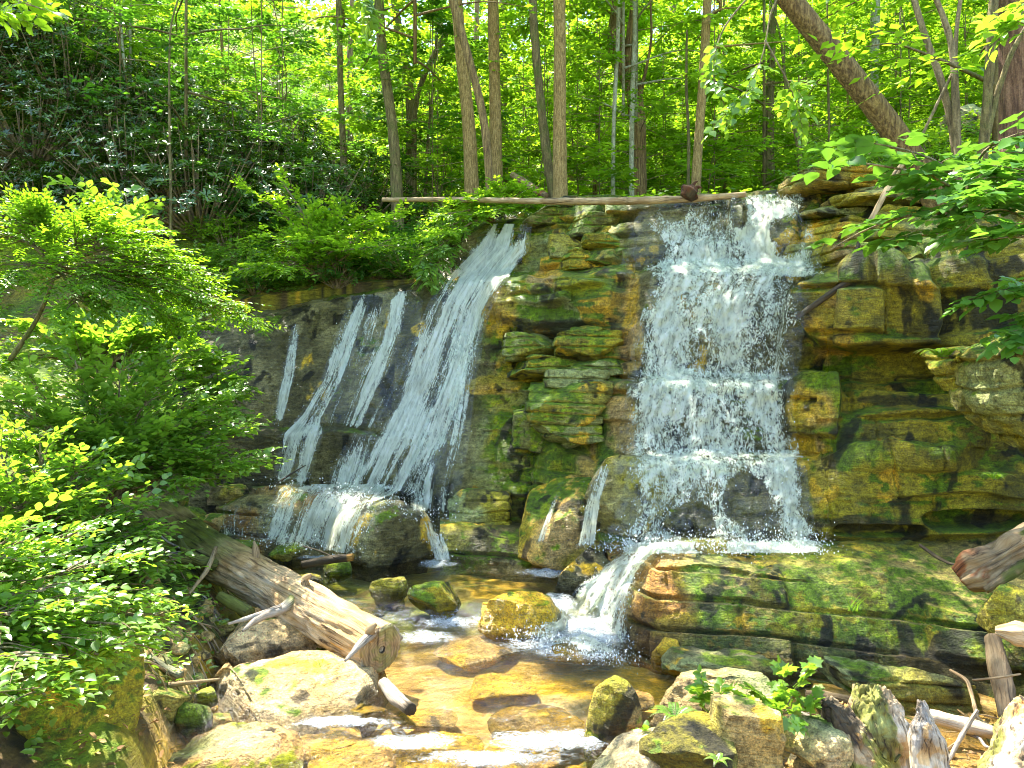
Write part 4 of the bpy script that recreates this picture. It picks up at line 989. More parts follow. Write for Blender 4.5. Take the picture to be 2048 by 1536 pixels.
sub('branch_stub', [P(560, 1215, 5.3), P(510, 1232, 5.15), P(456, 1248, 5.0)], [.022, .018, .008], 'grey', seed=5)
sub('branch_stub', [P(513, 1130, 5.95), P(512, 1100, 5.95), P(508, 1082, 5.95)], [.035, .028, .006], 'tan', seed=6)
sub('root_branch', [P(430, 1130, 6.0), P(395, 1120, 5.9), P(370, 1100, 5.9), P(360, 1078, 6.0)], [.05, .045, .03, .015], 'moss', seed=7)
sub('root_branch', [P(385, 1122, 5.9), P(350, 1115, 5.85), P(330, 1128, 5.8)], [.04, .025, .008], 'moss', seed=8)
sub('root_branch', [P(432, 1095, 6.1), P(415, 1140, 5.8), P(378, 1188, 5.5)], [.016, .018, .008], 'tan', seed=9)
sub('knot', [P(612, 1172, 5.5), P(606, 1158, 5.5), P(622, 1150, 5.5)], [.03, .028, .014], 'tan', seed=10)

def piece(name, label, cat, pts, rad, base='tan', seg=18, seed=0, colfn=None, rough=.12, mat=None, group=None):
    o = log(name, pts, rad, seg, .02, seed, colfn, None, base, rough, 3, mat); return tag(o, label, cat, group)
piece('driftwood', 'pale split stub of wood lying in the stream below the sawn log end', 'driftwood', [P(768, 1366, 4.65), P(790, 1395, 4.45), P(822, 1420, 4.3)], [.035, .042, .035], 'grey', seed=21, colfn=lambda V, n, t, c: mixv(c, CW['dark'], sstep(.85, .95, t)))
piece('stick', 'dark wet stick with an orange end lying across the upper pool', 'stick', [P(604, 1130, 7.0), P(655, 1120, 7.0), P(706, 1114, 7.0)], [.035, .04, .034], 'dark', seed=22, colfn=lambda V, n, t, c: mixv(c, CW['orange'] * .7, sstep(.88, .93, t)))
piece('stick', 'thin black twig bent over the wet stick in the upper pool', 'twig', [P(606, 1092, 7.3), P(640, 1102, 7.1), P(672, 1116, 6.95)], [.006, .008, .004], 'dark', 8, 23)
piece('stick', 'thin black twig leaning on the lowest tier of the left-hand fall', 'twig', [P(540, 978, 8.3), P(575, 952, 8.6), P(612, 930, 8.8)], [.014, .012, .005], 'dark', 8, 24)
piece('driftwood', 'long straight pole reaching from the leaves to the pale cream rock', 'pole', [P(215, 1258, 4.6), P(310, 1325, 4.5), P(362, 1352, 4.45)], [.026, .028, .024], 'grey', seed=25, colfn=lambda V, n, t, c: mixv(c, CW['moss'] * 1.6, .5 + 0 * t))
piece('driftwood', 'flat dead stick under the end of the straight pole', 'stick', [P(250, 1378, 4.5), P(340, 1370, 4.4), P(440, 1358, 4.35)], [.012, .016, .006], 'tan', seed=26)
piece('driftwood', 'mossy rotten branch stub among the twigs beside the log', 'branch', [P(440, 1192, 5.5), P(470, 1210, 5.4), P(500, 1226, 5.3)], [.035, .045, .04], 'moss', seed=27)
# thin pale log laid across the lip
lp = [P(765, 400, 10.7), P(900, 399, 10.5), P(1040, 402, 9.95), P(1180, 403, 9.3), P(1300, 401, 8.85), P(1400, 397, 8.6), P(1492, 389, 8.5)]
tl = piece('fallen_log', 'thin pale log lying level across the top of the waterfall', 'log', lp, [.03, .036, .038, .046, .045, .04, .03], 'tan', 16, 28)
o1 = np.array(lp[0])
log('root_knot', [P(1372, 396, 8.6), P(1380, 384, 8.6), P(1388, 374, 8.6)], [.07, .11, .05], 24, .01, 29, lambda V, n, t, c: mixv(c * .4, CW['dark'], patch(V, 0, 9, 8)), tl, 'rust', .5, 3, None, o1)
for k, (a, b, c_) in enumerate([((1380, 385), (1398, 372), (1404, 376)), ((1378, 380), (1368, 370), (1362, 376)), ((1384, 380), (1388, 366), (1396, 362))]):
    log('root', [P(*a, 8.6), P(*b, 8.58), P(*c_, 8.55)], [.03, .018, .006], 8, .02, 30 + k, lambda V, n, t, c: c * .4, tl, 'rust', .3, 0, None, o1)
piece('fallen_log', 'short brown log propped behind the pair of thin trunks', 'log', [P(1025, 350, 12.2), P(1060, 372, 11.8), P(1092, 392, 11.4)], [.05, .06, .05], 'rust', 14, 33, lambda V, n, t, c: mixv(c * .8, CW['tan'] * .8, patch(V, -.2, 6, 8)))
# forked dead branch caught beside the right-hand falls
fb = piece('dead_branch', 'black forked dead branch reaching into the right-hand waterfall', 'branch', [P(1592, 636, 6.75), P(1640, 602, 6.7), P(1700, 560, 6.65), P(1760, 545, 6.65), P(1830, 522, 6.7)], [.024, .027, .03, .022, .009], 'dark', 14, 34)
log('fork', [P(1698, 562, 6.65), P(1712, 508, 6.7), P(1722, 470, 6.75), P(1742, 440, 6.8), P(1790, 348, 6.9), P(1812, 318, 6.95)], [.024, .019, .017, .024, .027, .02], 12, .03, 35, lambda V, n, t, c: mixv(c, CW['tan'] * 1.3, sstep(.42, .5, t)), fb, 'dark', .1, 2, None, P(1592, 636, 6.75))
# log with a rusty broken end coming in from the right
piece('broken_log', 'reddish crumbling end of a log resting on the right end of the bench', 'log', [P(1925, 1158, 5.1), P(1955, 1140, 5.05), P(2010, 1112, 5.0), P(2110, 1058, 4.9)], [.08, .125, .11, .10], 'moss', 60, 36,
      lambda V, n, t, c: mixv(mixv(c * .8, CW['tan'] * .7, patch(V, -.15, 6, 3)), mixv(np.broadcast_to(CW['rust'] * .8, V.shape), CW['tan'] * .9, patch(V, -.1, 9, 5)), 1 - sstep(.18, .34, t + .1 * fbm(V * 9, 3, 4))), .38)
piece('broken_log', 'slimmer mossy log alongside the reddish broken one', 'log', [P(1970, 1180, 4.95), P(2020, 1148, 4.9), P(2100, 1100, 4.85)], [.025, .035, .035], 'moss', 20, 37, lambda V, n, t, c: mixv(c * .8, CW['tan'] * .7, patch(V, -.1, 6, 5)))
piece('driftwood', 'grey weathered plank leaning down at the right edge', 'plank', [P(1985, 1275, 4.55), P(2000, 1340, 4.4), P(2018, 1440, 4.2)], [.045, .06, .05], 'tan', 18, 38, lambda V, n, t, c: c * .6)
piece('driftwood', 'yellow ribbed chunk of rotten wood at the right edge under the bench', 'driftwood', [P(1990, 1262, 4.4), P(2030, 1268, 4.35), P(2090, 1285, 4.3)], [.02, .07, .08], 'orange', 30, 39, lambda V, n, t, c: mixv(c, CW['bleach'], .55 + 0 * t), .3)
piece('driftwood', 'long pale bleached pole behind the pointed grey shard', 'pole', [P(1860, 1432, 4.1), P(1930, 1450, 4.05), P(2030, 1478, 4.0)], [.035, .042, .03], 'bleach', 20, 40)
piece('driftwood', 'flat dark brown piece of bark left of the split stump', 'bark', [P(1612, 1388, 4.2), P(1650, 1394, 4.15), P(1705, 1402, 4.1)], [.02, .032, .025], 'dark', 14, 41, lambda V, n, t, c: c * 2.2)
piece('stick', 'thin crooked branch hanging over the layered slab', 'twig', [P(1900, 1340, 4.6), P(1935, 1360, 4.5), P(1948, 1405, 4.4), P(1955, 1440, 4.25), P(1980, 1452, 4.2)], [.008, .012, .011, .012, .008], 'tan', 8, 42)
piece('stick', 'thin straight twig crossing the leaning plank', 'twig', [P(1945, 1360, 4.3), P(2000, 1355, 4.2), P(2042, 1348, 4.15)], [.006, .007, .005], 'tan', 8, 43)
piece('stick', 'black root lying on the wet bench near the crumbling log', 'twig', [P(1840, 1090, 5.7), P(1870, 1112, 5.55), P(1900, 1128, 5.4), P(1925, 1130, 5.3)], [.012, .014, .010, .005], 'dark', 8, 44)
for k, (a, b, lb) in enumerate([((1560, 1440), (1650, 1462), 'pale thin driftwood stick under the leafy seedlings'), ((1600, 1425), (1668, 1470), 'second pale stick crossing the dead leaves left of the stump'), ((1955, 1420), (1890, 1536), 'short pale stick in the bottom right debris')]):
    piece('stick', lb, 'stick', [P(*a, 3.9), P((a[0] + b[0]) / 2, (a[1] + b[1]) / 2 - 6, 3.85), P(*b, 3.8)], [.010, .013, .008], 'grey', 8, 45 + k)

def shard(name, label, outline, D, thick, seed, colfn, lean=0.0, jag=.04, curve=.1):
    """a standing splinter or slab of rotten wood: outline is [(px_left, px_right, py)] from the ground up, jagged along its top"""
    o = np.array(outline, float); nr, nc = 240, 132
    t = np.linspace(0, 1, nr); k = np.linspace(0, 1, len(o))
    xl, xr, y = [np.interp(t, k, o[:, i]) for i in range(3)]
    th = np.linspace(0, 2 * math.pi, nc, endpoint=False)
    cx = np.sign(np.cos(th)) * np.abs(np.cos(th)) ** .7; cy = np.sign(np.sin(th)) * np.abs(np.sin(th)) ** .8
    px = (xl + xr)[:, None] / 2 + (xr - xl)[:, None] / 2 * cx
    tp = 1 - .75 * t[:, None] ** 3
    Dm = D + lean * t[:, None] + thick * cy[None] * tp + curve * (cx[None] ** 2)
    jz = (1 + fbm(np.stack([cx * 3.5, cy * 1.5 + 0 * cx, cx * 0], -1) + seed, 3, seed) * jag * 8)[None] * 0 + fbm(np.stack([cx * 6.5, cy * 1.2, cx * 0], -1) + seed, 3, seed)[None] * jag * .9 * t[:, None] ** 3
    V = np.stack([(px - 1024) / FPX * Dm, Dm, CAMZ - (y[:, None] - 768) / FPX * Dm + jz], -1)
    V = V.reshape(-1, 3); Q = grid_faces(nr, nc, True)
    nv = vnormals(V, [Q])
    g = np.stack([V[:, 0] * 26, V[:, 1] * 26, V[:, 2] * 3.5], -1)
    g2 = np.stack([V[:, 0] * 70, V[:, 1] * 70, V[:, 2] * 7], -1)
    V = V + nv * (.022 * fbm(g, 3, seed + 1) + .03 * fbm(V * 6, 3, seed + 2) + .008 * fbm(g2, 3, seed + 6) - .02 * np.clip(ridge(g * .8, 2, seed + 7) - .8, 0, 1) * 5)[:, None]
    V = np.concatenate([V, V[-nc:].mean(0, keepdims=True) - [0, 0, .02]]); c = np.arange(nc)
    T = np.stack([(nr - 1) * nc + c, (nr - 1) * nc + (c + 1) % nc, np.full(nc, len(V) - 1)], 1)
    nv = vnormals(V, [Q, T])
    uv = np.concatenate([np.stack([np.tile(np.abs(th / math.pi - 1) * .45, nr), np.repeat(t * 1.6, nc)], 1), [[0, 0]]])
    cl = colfn(V, nv, np.concatenate([np.repeat(t, nc), [1]]))
    b = np.array([V[:, 0].mean(), V[:, 1].mean(), V[:, 2].min()])
    ob = build(name, V - b, [Q, T], M_WOOD, col=cl, uv=uv); ob.location = tuple(b); solid(V)
    return tag(ob, label, 'stump')
def woodc(a, b, moss, seed):
    def f(V, n, t):
        c = mixv(np.broadcast_to(CW[a], V.shape), CW[b], patch(V, -.1, 6, seed, .3))
        c = mixv(c, CW['orange'] * 1.1, patch(V, .25, 8, seed + 1, .08) * .6)
        c = mixv(c, CW['moss'] * 1.8, patch(V, .30 - moss * .6, 5, seed + 2, .15) * .85)
        return mixv(c, CW['dark'], patch(V, .28, 7, seed + 3, .1) * .7)
    return f
shard('split_stump', 'broad rotten split stump with yellow moss and an orange crumbling rim', [(1700, 1860, 1640), (1690, 1845, 1560), (1690, 1830, 1480), (1700, 1805, 1410), (1706, 1780, 1375)], 3.75, .10, 71, woodc('tan', 'bleach', .45, 601), .15, .05, .08)
shard('split_stump', 'dark mossy slab of the stump leaning to the left', [(1720, 1860, 1660), (1690, 1790, 1540), (1655, 1745, 1470), (1632, 1700, 1415), (1626, 1660, 1396)], 3.55, .05, 72, woodc('dark', 'tan', .6, 611), .2, .03, .05)
shard('wood_shard', 'pointed silvery wood shard standing in front of the split stump', [(1815, 1925, 1660), (1812, 1905, 1560), (1816, 1882, 1480), (1826, 1862, 1440), (1838, 1846, 1402)], 3.45, .035, 73, woodc('grey', 'bleach', .05, 621), .1, .02, .02)
shard('split_stump', 'pale twisted stump base filling the bottom right corner', [(1900, 2200, 1680), (1930, 2180, 1580), (1975, 2160, 1500), (2010, 2150, 1430), (2030, 2120, 1400)], 3.5, .16, 74, woodc('bleach', 'tan', .35, 631), .2, .05, .1)
# ---- heap of dead twigs on the left bank and round the stumps
TW = np.random.default_rng(21)
def ray_ground(px, py):
    """distance at which the line of sight meets the bank"""
    d = np.linspace(3, 11, 200); x = (px - 1024) / FPX * d; z = CAMZ - (py - 768) / FPX * d
    g = ground(x, d); k = np.argmax(z < g); return d[k] if (z < g).any() else 8.0
for k in range(120):
    if k < 90: px, py = TW.uniform(230, 560), TW.uniform(1080, 1400)
    else: px, py = TW.uniform(1560, 2000), TW.uniform(1430, 1536)
    D = ray_ground(px, py) - .02; c = P(px, py, D); L = TW.uniform(.1, .5); a = TW.uniform(0, 2 * math.pi)
    d = np.array([math.cos(a), math.sin(a) * .8, 0]) * L / 2
    q = []
    for s in (-1, -.4, .3, 1):
        p = c + d * s + TW.normal(0, .02, 3); p[2] = float(ground(p[0], p[1])) + TW.uniform(.0, .07) + .02; q.append(p)
    r = TW.uniform(.002, .009)
    piece('twig', 'dead twig lying in the tangle of sticks on the stream bank', 'twig', q, [r, r * 1.1, r, r * .5], ['tan', 'grey', 'dark', 'moss'][k % 4] if k % 4 != 2 else 'tan', 5, 700 + k, group='dead twigs on the banks')
# ------------------------------------------------------------------ leaves, twigs, crowns
PR = np.random.default_rng(33)
LEAFS = {
 'diamond': (np.array([[0, 0, 0], [.42, .27, .03], [1, 0, -.06], [.42, -.27, .03]]), np.array([[0, 3, 2, 1]])),
 'oval': (np.array([[0, 0, 0], [.25, .24, .05], [.7, .20, .03], [1, 0, -.10], [.7, -.20, .03], [.25, -.24, .05]]), np.array([[0, 3, 2, 1], [0, 5, 4, 3]])),
 'broad': (np.array([[0, 0, 0], [.14, .22, .05], [.48, .37, .08], [.82, .20, .02], [1.04, 0, -.12], [.82, -.20, .02], [.48, -.37, .08], [.14, -.22, .05], [.5, 0, 0]]),
           np.array([[0, 8, 2, 1], [8, 4, 3, 2], [0, 7, 6, 8], [8, 6, 5, 4]])),
 'long': (np.array([[0, 0, 0], [.35, .12, .02], [.75, .11, -.02], [1, 0, -.12], [.75, -.11, -.02], [.35, -.12, .02]]), np.array([[0, 3, 2, 1], [0, 5, 4, 3]])),
 'lobed': (np.array([[0, 0, 0], [.10, .42, .04], [.36, .30, .03], [.62, .50, .0], [.70, .22, .02], [1.05, 0, -.12], [.70, -.22, .02], [.62, -.50, .0], [.36, -.30, .03], [.10, -.42, .04], [.5, 0, .0]]),
           np.array([[0, 10, 2, 1], [10, 4, 3, 2], [10, 5, 4, 4], [0, 9, 8, 10], [10, 8, 7, 6], [10, 6, 5, 5]])),
}
LEAFS['lobed'] = (LEAFS['lobed'][0], np.array([[0, 10, 2, 1], [10, 4, 3, 2], [10, 6, 5, 4], [0, 9, 8, 10], [10, 8, 7, 6]]))
def leaves(pos, d, n, size, v, kind='diamond', width=1.0):
    """one leaf per row; d along the leaf, n its upper side"""
    T, F = LEAFS[kind]
    d = nrm(d); b = nrm(np.cross(n, d)); n = np.cross(d, b)
    s = np.broadcast_to(size, (len(pos),))[:, None, None]
    V = pos[:, None] + s * (T[None, :, 0, None] * d[:, None] + T[None, :, 1, None] * width * b[:, None] + T[None, :, 2, None] * n[:, None])
    k = len(T); Fa = (F[None] + (np.arange(len(pos)) * k)[:, None, None]).reshape(-1, 4)
    return V.reshape(-1, 3), Fa, np.repeat(v, k)
def sprays(start, direc, length, per, size, kind='diamond', flat=.25, droop=.12, r=PR, vbase=None, width=1.0, angle=.9, terminal=True):
    """leafy twigs: per leaves alternate along each; returns leaf arrays (pos, dir, normal, size, v)"""
    Tn = len(start); direc = nrm(direc)
    up = nrm(np.array([0, 0, 1.0]) + r.normal(0, flat, (Tn, 3)))
    side = nrm(np.cross(up, direc)); up = np.cross(direc, side)
    k = (np.arange(per) + .7) / per
    length = np.broadcast_to(length, (Tn,))
    pos = start[:, None] + direc[:, None] * (length[:, None, None] * k[None, :, None]); pos[..., 2] -= droop * length[:, None] * k[None] ** 2
    sg = np.where(np.arange(per) % 2 == 0, 1, -1)[None, :, None]
    a = angle + r.normal(0, .22, (Tn, per, 1)); a = np.where((np.arange(per) == per - 1)[None, :, None] & terminal, a * .1, a)
    ld = direc[:, None] * np.cos(a) + side[:, None] * sg * np.sin(a) + r.normal(0, .14, (Tn, per, 3)); ld[..., 2] -= .12
    ln = up[:, None] + r.normal(0, flat, (Tn, per, 3))
    sz = size * r.uniform(.6, 1.2, (Tn, per)) * (1 - .25 * (k[None] > .9))
    vb = (r.uniform(.2, .8, Tn) if vbase is None else vbase)[:, None] + r.normal(0, .16, (Tn, per))
    f = lambda x: x.reshape(-1, x.shape[-1])
    return f(pos), f(ld), f(ln), sz.reshape(-1), np.clip(vb, 0, 1).reshape(-1)

def crown(H, R, nb, nt, per, size, kind='diamond', z0=.15, shape='layer', r=PR, tw=.35, seed=0, upb=.25, squash=1.0):
    """branches and leafy twigs of one crown about the origin; returns leaf arrays and limb list"""
    pos = []; D_ = []; limbs = []
    az = np.arange(nb) * 2.39996 + r.uniform(0, 6); hh = z0 + (1 - z0) * (np.arange(nb) + r.uniform(0, 1, nb)) / nb
    for k in range(nb):
        h = hh[k]; q = (h - z0) / (1 - z0)
        prof = (math.sin(math.pi * min(1, .18 + q * .86)) ** .6 if shape == 'layer' else math.sqrt(max(.05, 1 - (2 * q - 1) ** 2)))
        L = R * prof * r.uniform(.65, 1.1)
        d = np.array([math.cos(az[k]), math.sin(az[k]) * squash, 0])
        b0 = np.array([0, 0, h * H - upb * L * .5]); up = upb * (1 - .4 * q) + r.normal(0, .08)
        s = np.linspace(.0, 1, 6); line = b0 + d * (L * s)[:, None] + np.array([0, 0, 1.0]) * (L * (up * s - .22 * s * s))[:, None] + np.cumsum(r.normal(0, .03 * L, (6, 3)), 0) * s[:, None]
        limbs.append(line)
        t = r.uniform(.22, 1.0, nt) ** .8; i = np.clip((t * 5).astype(int), 0, 4); f = (t * 5 - i)[:, None]
        p = line[i] * (1 - f) + line[i + 1] * f
        a = r.choice([-1, 1], nt) * r.uniform(.3, 1.25, nt)
        dd = np.stack([d[0] * np.cos(a) - d[1] * np.sin(a), d[0] * np.sin(a) + d[1] * np.cos(a), r.normal(.02, .14, nt)], 1)
        p = p + r.normal(0, .06, (nt, 3)) * R * .4
        pos.append(p); D_.append(dd)
    pos = np.concatenate(pos); D_ = np.concatenate(D_)
    vb = np.clip(.5 + .45 * fbm(pos * 1.3 / max(.4, R * .4) + seed, 2, seed) + r.normal(0, .12, len(pos)), 0, 1)
    keep = fbm(pos * (1.6 / R) * 1.6 + seed * 3.3, 3, seed + 2) > -.28
    pos, D_, vb = pos[keep], D_[keep], vb[keep]
    return sprays(pos, D_, tw * r.uniform(.6, 1.2, len(pos)), per, size, kind, vbase=vb, r=r), limbs

# ---- which leaves to leave out so that the sun reaches the places it lights: (point, radius)
LIT = [(P(680, 1250, 5.2), .42), (P(600, 1380, 4.6), .50), (P(780, 1330, 4.9), .40), (P(480, 1300, 5.0), .38), (P(900, 1400, 4.6), .50), (P(800, 1480, 4.1), .45), (P(1000, 1260, 5.9), .35), (P(1050, 1480, 4.2), .45), (P(560, 1500, 3.9), .4),
       (P(700, 1030, 8.0), .40), (P(560, 1020, 8.1), .30), (P(790, 1040, 7.8), .22), (P(1540, 420, 8.5), .42), (P(1200, 440, 9.7), .42), (P(1310, 450, 9.2), .22), (P(1190, 1180, 6.2), .28), (P(1330, 1140, 5.9), .24), (P(1220, 1400, 4.4), .20),
       (P(1450, 1360, 4.2), .34), (P(1560, 1400, 4.0), .30), (P(1800, 1440, 3.7), .42), (P(1650, 1480, 3.7), .25), (P(1960, 1440, 3.8), .30), (P(1500, 1090, 6.3), .10), (P(1400, 620, 8.0), .12),
       (P(120, 800, 5.8), 1.0), (P(300, 900, 6.2), .8), (P(80, 1050, 4.4), .6), (P(120, 1250, 3.3), .35), (P(230, 480, 6.6), .7), (P(900, 1350, 5.0), .8), (P(650, 1400, 4.5), .8), (P(120, 500, 6.6), .55), (P(330, 560, 6.8), .45), (P(450, 620, 7.0), .25), (P(250, 760, 6.2), .45), (P(420, 900, 6.4), .35), (P(130, 850, 5.5), .40), (P(220, 1010, 5.0), .32), (P(1990, 420, 4.8), .35), (P(1850, 320, 5.2), .18),
       (P(1060, 390, 11.0), .30), (P(1300, 380, 12.0), .5), (P(700, 420, 11.0), .4), (P(900, 500, 10.2), .3), (P(150, 1150, 4.6), .22), (P(1840, 1130, 5.2), .12), (P(990, 320, 13), .4), (P(560, 60, 17), 1.2), (P(430, 120, 17), 2.2), (P(200, 60, 16), 1.2), (P(350, 180, 15), .5)]
LQ = np.array([q for q, _ in LIT]); LR = np.array([r_ for _, r_ in LIT])
def lit_mask(p, grow=1.0):
    """True where a leaf would shade one of the sunlit places"""
    out = np.zeros(len(p), bool)
    for q, r_ in zip(LQ, LR):
        w = p - q; a = w @ SUN
        dist = np.linalg.norm(w - a[:, None] * SUN, axis=1)
        out |= (a > .25) & (dist < r_ * grow * (1.0 + .35 * vnoise(p * 2.2, 77)))
    return out

def mk_crown(name, cr, limbs, mat, kind, parent=None, twig_mat=None, limb_r=.02, origin=(0, 0, 0), width=1.0, limbs_on=True):
    V, F, v = leaves(*cr, kind=kind, width=width)
    o = build(name, V, [F], mat, parent, smooth=True, attrs={'v': v})
    if limbs_on and limbs:
        A = Acc()
        for l in limbs:
            A.add(*tube(l, np.linspace(limb_r, limb_r * .2, len(l)), 5, cap=False))
        zl = [l[0] for l in limbs]; zl.sort(key=lambda q: q[2])
        A.add(*tube(np.array([zl[0] - [0, 0, .05], zl[-1] + [0, 0, .05]]), [limb_r * 1.3, limb_r], 6))
        b = A.build('limbs', twig_mat or M_TWIG, parent if parent is not None else o)
    return o
def copy_tree(o, parent=None):
    c = o.copy(); COL.objects.link(c); c.parent = parent
    for ch in o.children: copy_tree(ch, c)
    return c

# ------------------------------------------------------------------ trees whose trunks stand in view
def G(x, y): return float(ground(np.array([x]), np.array([y]))[0])
def trunk_tree(label, pts, radii, mat, crown_spec=None, seg=28, seed=0, cat='tree', rough=.06, ridges=0, branches=(), flare=True):
    """pts: (px, py, D) from the ground up, running out of the picture; then on to height"""
    W = [P(*p) for p in pts]; rad = [r_ / FPX * p[2] for r_, p in zip(radii, pts)]
    g = W[0].copy(); g[2] = min(G(g[0], g[1]) - .1, W[0][2]) if flare else g[2]
    if flare: W = [g] + W; rad = [rad[0] * 1.35] + rad
    d = nrm(W[-1] - W[-2]); top = W[-1]
    if crown_spec:
        zt = crown_spec.get('z', 11.0); ln = max(1.0, (zt - top[2]) / max(.35, d[2]))
        W += [top + d * ln * .5 + np.array([.15, .1, 0]), top + d * ln + np.array([.1, .3, .3])]; rad += [rad[-1] * .75, rad[-1] * .25]
    root = empty('tree', g)
    tag(root, label, cat, crown_spec.get('group') if crown_spec else None)
    A = Acc(); A.add(*tube(W, rad, seg, rough, seed, True, .06 if rad[1] > .06 else .12, ridges))
    A.build('trunk', mat, root, origin=g)
    for b in branches:
        Bw = [P(*p) for p in b[0]]; A = Acc(); A.add(*tube(Bw, [r_ / FPX * b[0][0][2] for r_ in b[1]], 10, .1, seed + 5, True, .05)); A.build('branch', mat, root, origin=g)
    if crown_spec:
        c = crown_spec
        rr_ = np.random.default_rng(900 + seed)
        ct = W[-1]
        cr, limbs = crown(c.get('H', 5), c.get('R', 3), int(c.get('nb', 26) * .7), c.get('nt', 16) - 5, c.get('per', 7), c.get('size', .16), 'diamond', 0.0, 'ball', rr_, .6, seed)
        off = ct - np.array([0, 0, c.get('H', 5) * .75])
        p = cr[0] + off
        k = ~lit_mask(p); cr = tuple(a[k] for a in cr); 
        mk_crown('crown', (cr[0] + off - g, *cr[1:]), [l + off - g for l in limbs], c.get('mat', M_LEAF), 'diamond', root, mat, .022)
    return root
cs = lambda **k: k
trunk_tree('tall straight grey trunk, left of the trio standing behind the left cascade', [(944, 384, 12.2), (938, 250, 12.2), (922, 100, 12.2), (908, -60, 12.2)], [15, 13, 12, 11], M_BARK, cs(z=12, R=3.4), seed=1)
trunk_tree('dark thin trunk bending left across the tall grey ones', [(982, 415, 10.7), (978, 330, 10.7), (965, 210, 10.8), (935, 110, 10.8), (900, -20, 10.9), (880, -90, 11)], [9, 8, 8, 8, 9, 8], M_BARK_B, cs(z=10, R=2.4, nb=16), seed=2)
trunk_tree('straight grey trunk in the middle of the trio behind the lip', [(992, 385, 12.6), (991, 250, 12.6), (988, 100, 12.6), (984, -60, 12.6)], [14, 12, 11, 11], M_BARK, cs(z=13, R=3.4), seed=3)
trunk_tree('lumpy yellowish thin trunk with knots left of the thickest grey trunk', [(1108, 398, 11.6), (1092, 300, 11.6), (1078, 170, 11.6), (1066, 40, 11.6), (1064, -60, 11.6)], [9, 9, 8, 8, 7], M_BARK_M, cs(z=11, R=2.6, nb=18), seed=4, rough=.16)
trunk_tree('thickest straight grey trunk beside the mossy stair', [(1121, 402, 11.2), (1119, 250, 11.2), (1120, 100, 11.2), (1118, -60, 11.2)], [15, 13, 12, 12], M_BARK, cs(z=12, R=3.6), seed=5)
trunk_tree('green-shaded trunk at the left of the clearing behind the thin log', [(795, 398, 12.5), (786, 250, 12.6), (765, 120, 12.8), (755, -50, 13)], [12, 10, 10, 9], M_BARK_M, cs(z=12, R=3.2), seed=6)
trunk_tree('gnarled old double-bent tree with a hollow crook right of the thick grey trunk', [(1276, 352, 13.5), (1276, 230, 13.5), (1262, 165, 13.5), (1228, 95, 13.5), (1235, 30, 13.5), (1232, -50, 13.5)], [15, 15, 17, 19, 12, 11], M_BARK_B, cs(z=12, R=3.4), seed=7, rough=.22,
           branches=[([(1262, 160, 13.4), (1258, 90, 13.4), (1268, 20, 13.4), (1265, -40, 13.4)], [12, 9, 8, 8]), ([(1276, 200, 13.4), (1290, 150, 13.3), (1304, 80, 13.2), (1300, -20, 13.2)], [7, 3, 2.5, 2])])
trunk_tree('slender pale whip-like trunk in front of the gnarled tree', [(1226, 325, 12.6), (1228, 220, 12.6), (1236, 90, 12.6), (1238, -50, 12.6)], [4, 4, 4, 4], M_BARK_P, cs(z=9, R=1.8, nb=12, size=.13), seg=10, seed=8)
trunk_tree('thin pale trunk hugging the right side of the gnarled tree', [(1263, 352, 12.9), (1264, 200, 12.9), (1270, 60, 12.9), (1268, -50, 12.9)], [5, 5, 4, 4], M_BARK_P, cs(z=9, R=1.8, nb=12, size=.13), seg=10, seed=9)
trunk_tree('dark straight trunk with side twigs above the wet lip log', [(1390, 388, 11.6), (1398, 270, 11.6), (1408, 130, 11.6), (1418, -60, 11.6)], [10, 9, 9, 8], M_BARK, cs(z=11, R=3.0, nb=16), seed=10,
           branches=[([(1410, 100, 11.5), (1450, 92, 11.3), (1500, 88, 11.2), (1590, 82, 11.0)], [3, 2, 1.5, 1]), ([(1416, 30, 11.5), (1440, 18, 11.5), (1480, 14, 11.4)], [2, 1.5, 1])])
trunk_tree('thin bent stem just left of the dark straight trunk', [(1376, 385, 11.9), (1378, 280, 11.9), (1372, 170, 11.9), (1374, 60, 11.9)], [3.5, 3, 3, 2], M_BARK_M, None, seg=8, seed=11)
trunk_tree('big furrowed trunk leaning far to the left over the waterfall lip', [(1925, 488, 7.2), (1890, 430, 7.2), (1860, 370, 7.15), (1790, 262, 7.1), (1700, 150, 7.0), (1625, 55, 6.9), (1555, -30, 6.8)], [34, 28, 25, 24, 23, 22, 21], M_BARK_B, cs(z=9.5, R=3.6, nb=22), seg=56, seed=12, rough=.07, ridges=7)
trunk_tree('massive dark reddish trunk at the right edge', [(2040, 395, 7.6), (2034, 250, 7.6), (2030, 100, 7.6), (2030, -60, 7.6)], [46, 38, 36, 36], M_BARK_R, cs(z=9, R=3.6), seg=56, seed=13, rough=.08, ridges=8)
trunk_tree('multi-stemmed sapling with curved grey stems right of the leaning trunk', [(1925, 500, 7.0), (1918, 380, 6.9), (1905, 250, 6.9), (1880, 150, 6.9), (1845, 60, 6.9), (1818, -40, 6.9)], [7, 7, 7, 7, 6, 6], M_TWIG, None, flare=False, seg=12, seed=14,
           branches=[([(1918, 380, 6.9), (1912, 200, 6.8), (1905, 80, 6.8), (1865, -20, 6.8)], [7, 7, 6, 5]), ([(1930, 480, 7.0), (1905, 230, 6.9), (1912, 60, 6.9), (1925, -30, 6.9)], [5, 5, 4, 4]), ([(1840, 280, 6.85), (1878, 200, 6.85), (1915, 125, 6.85)], [3, 3, 3])])
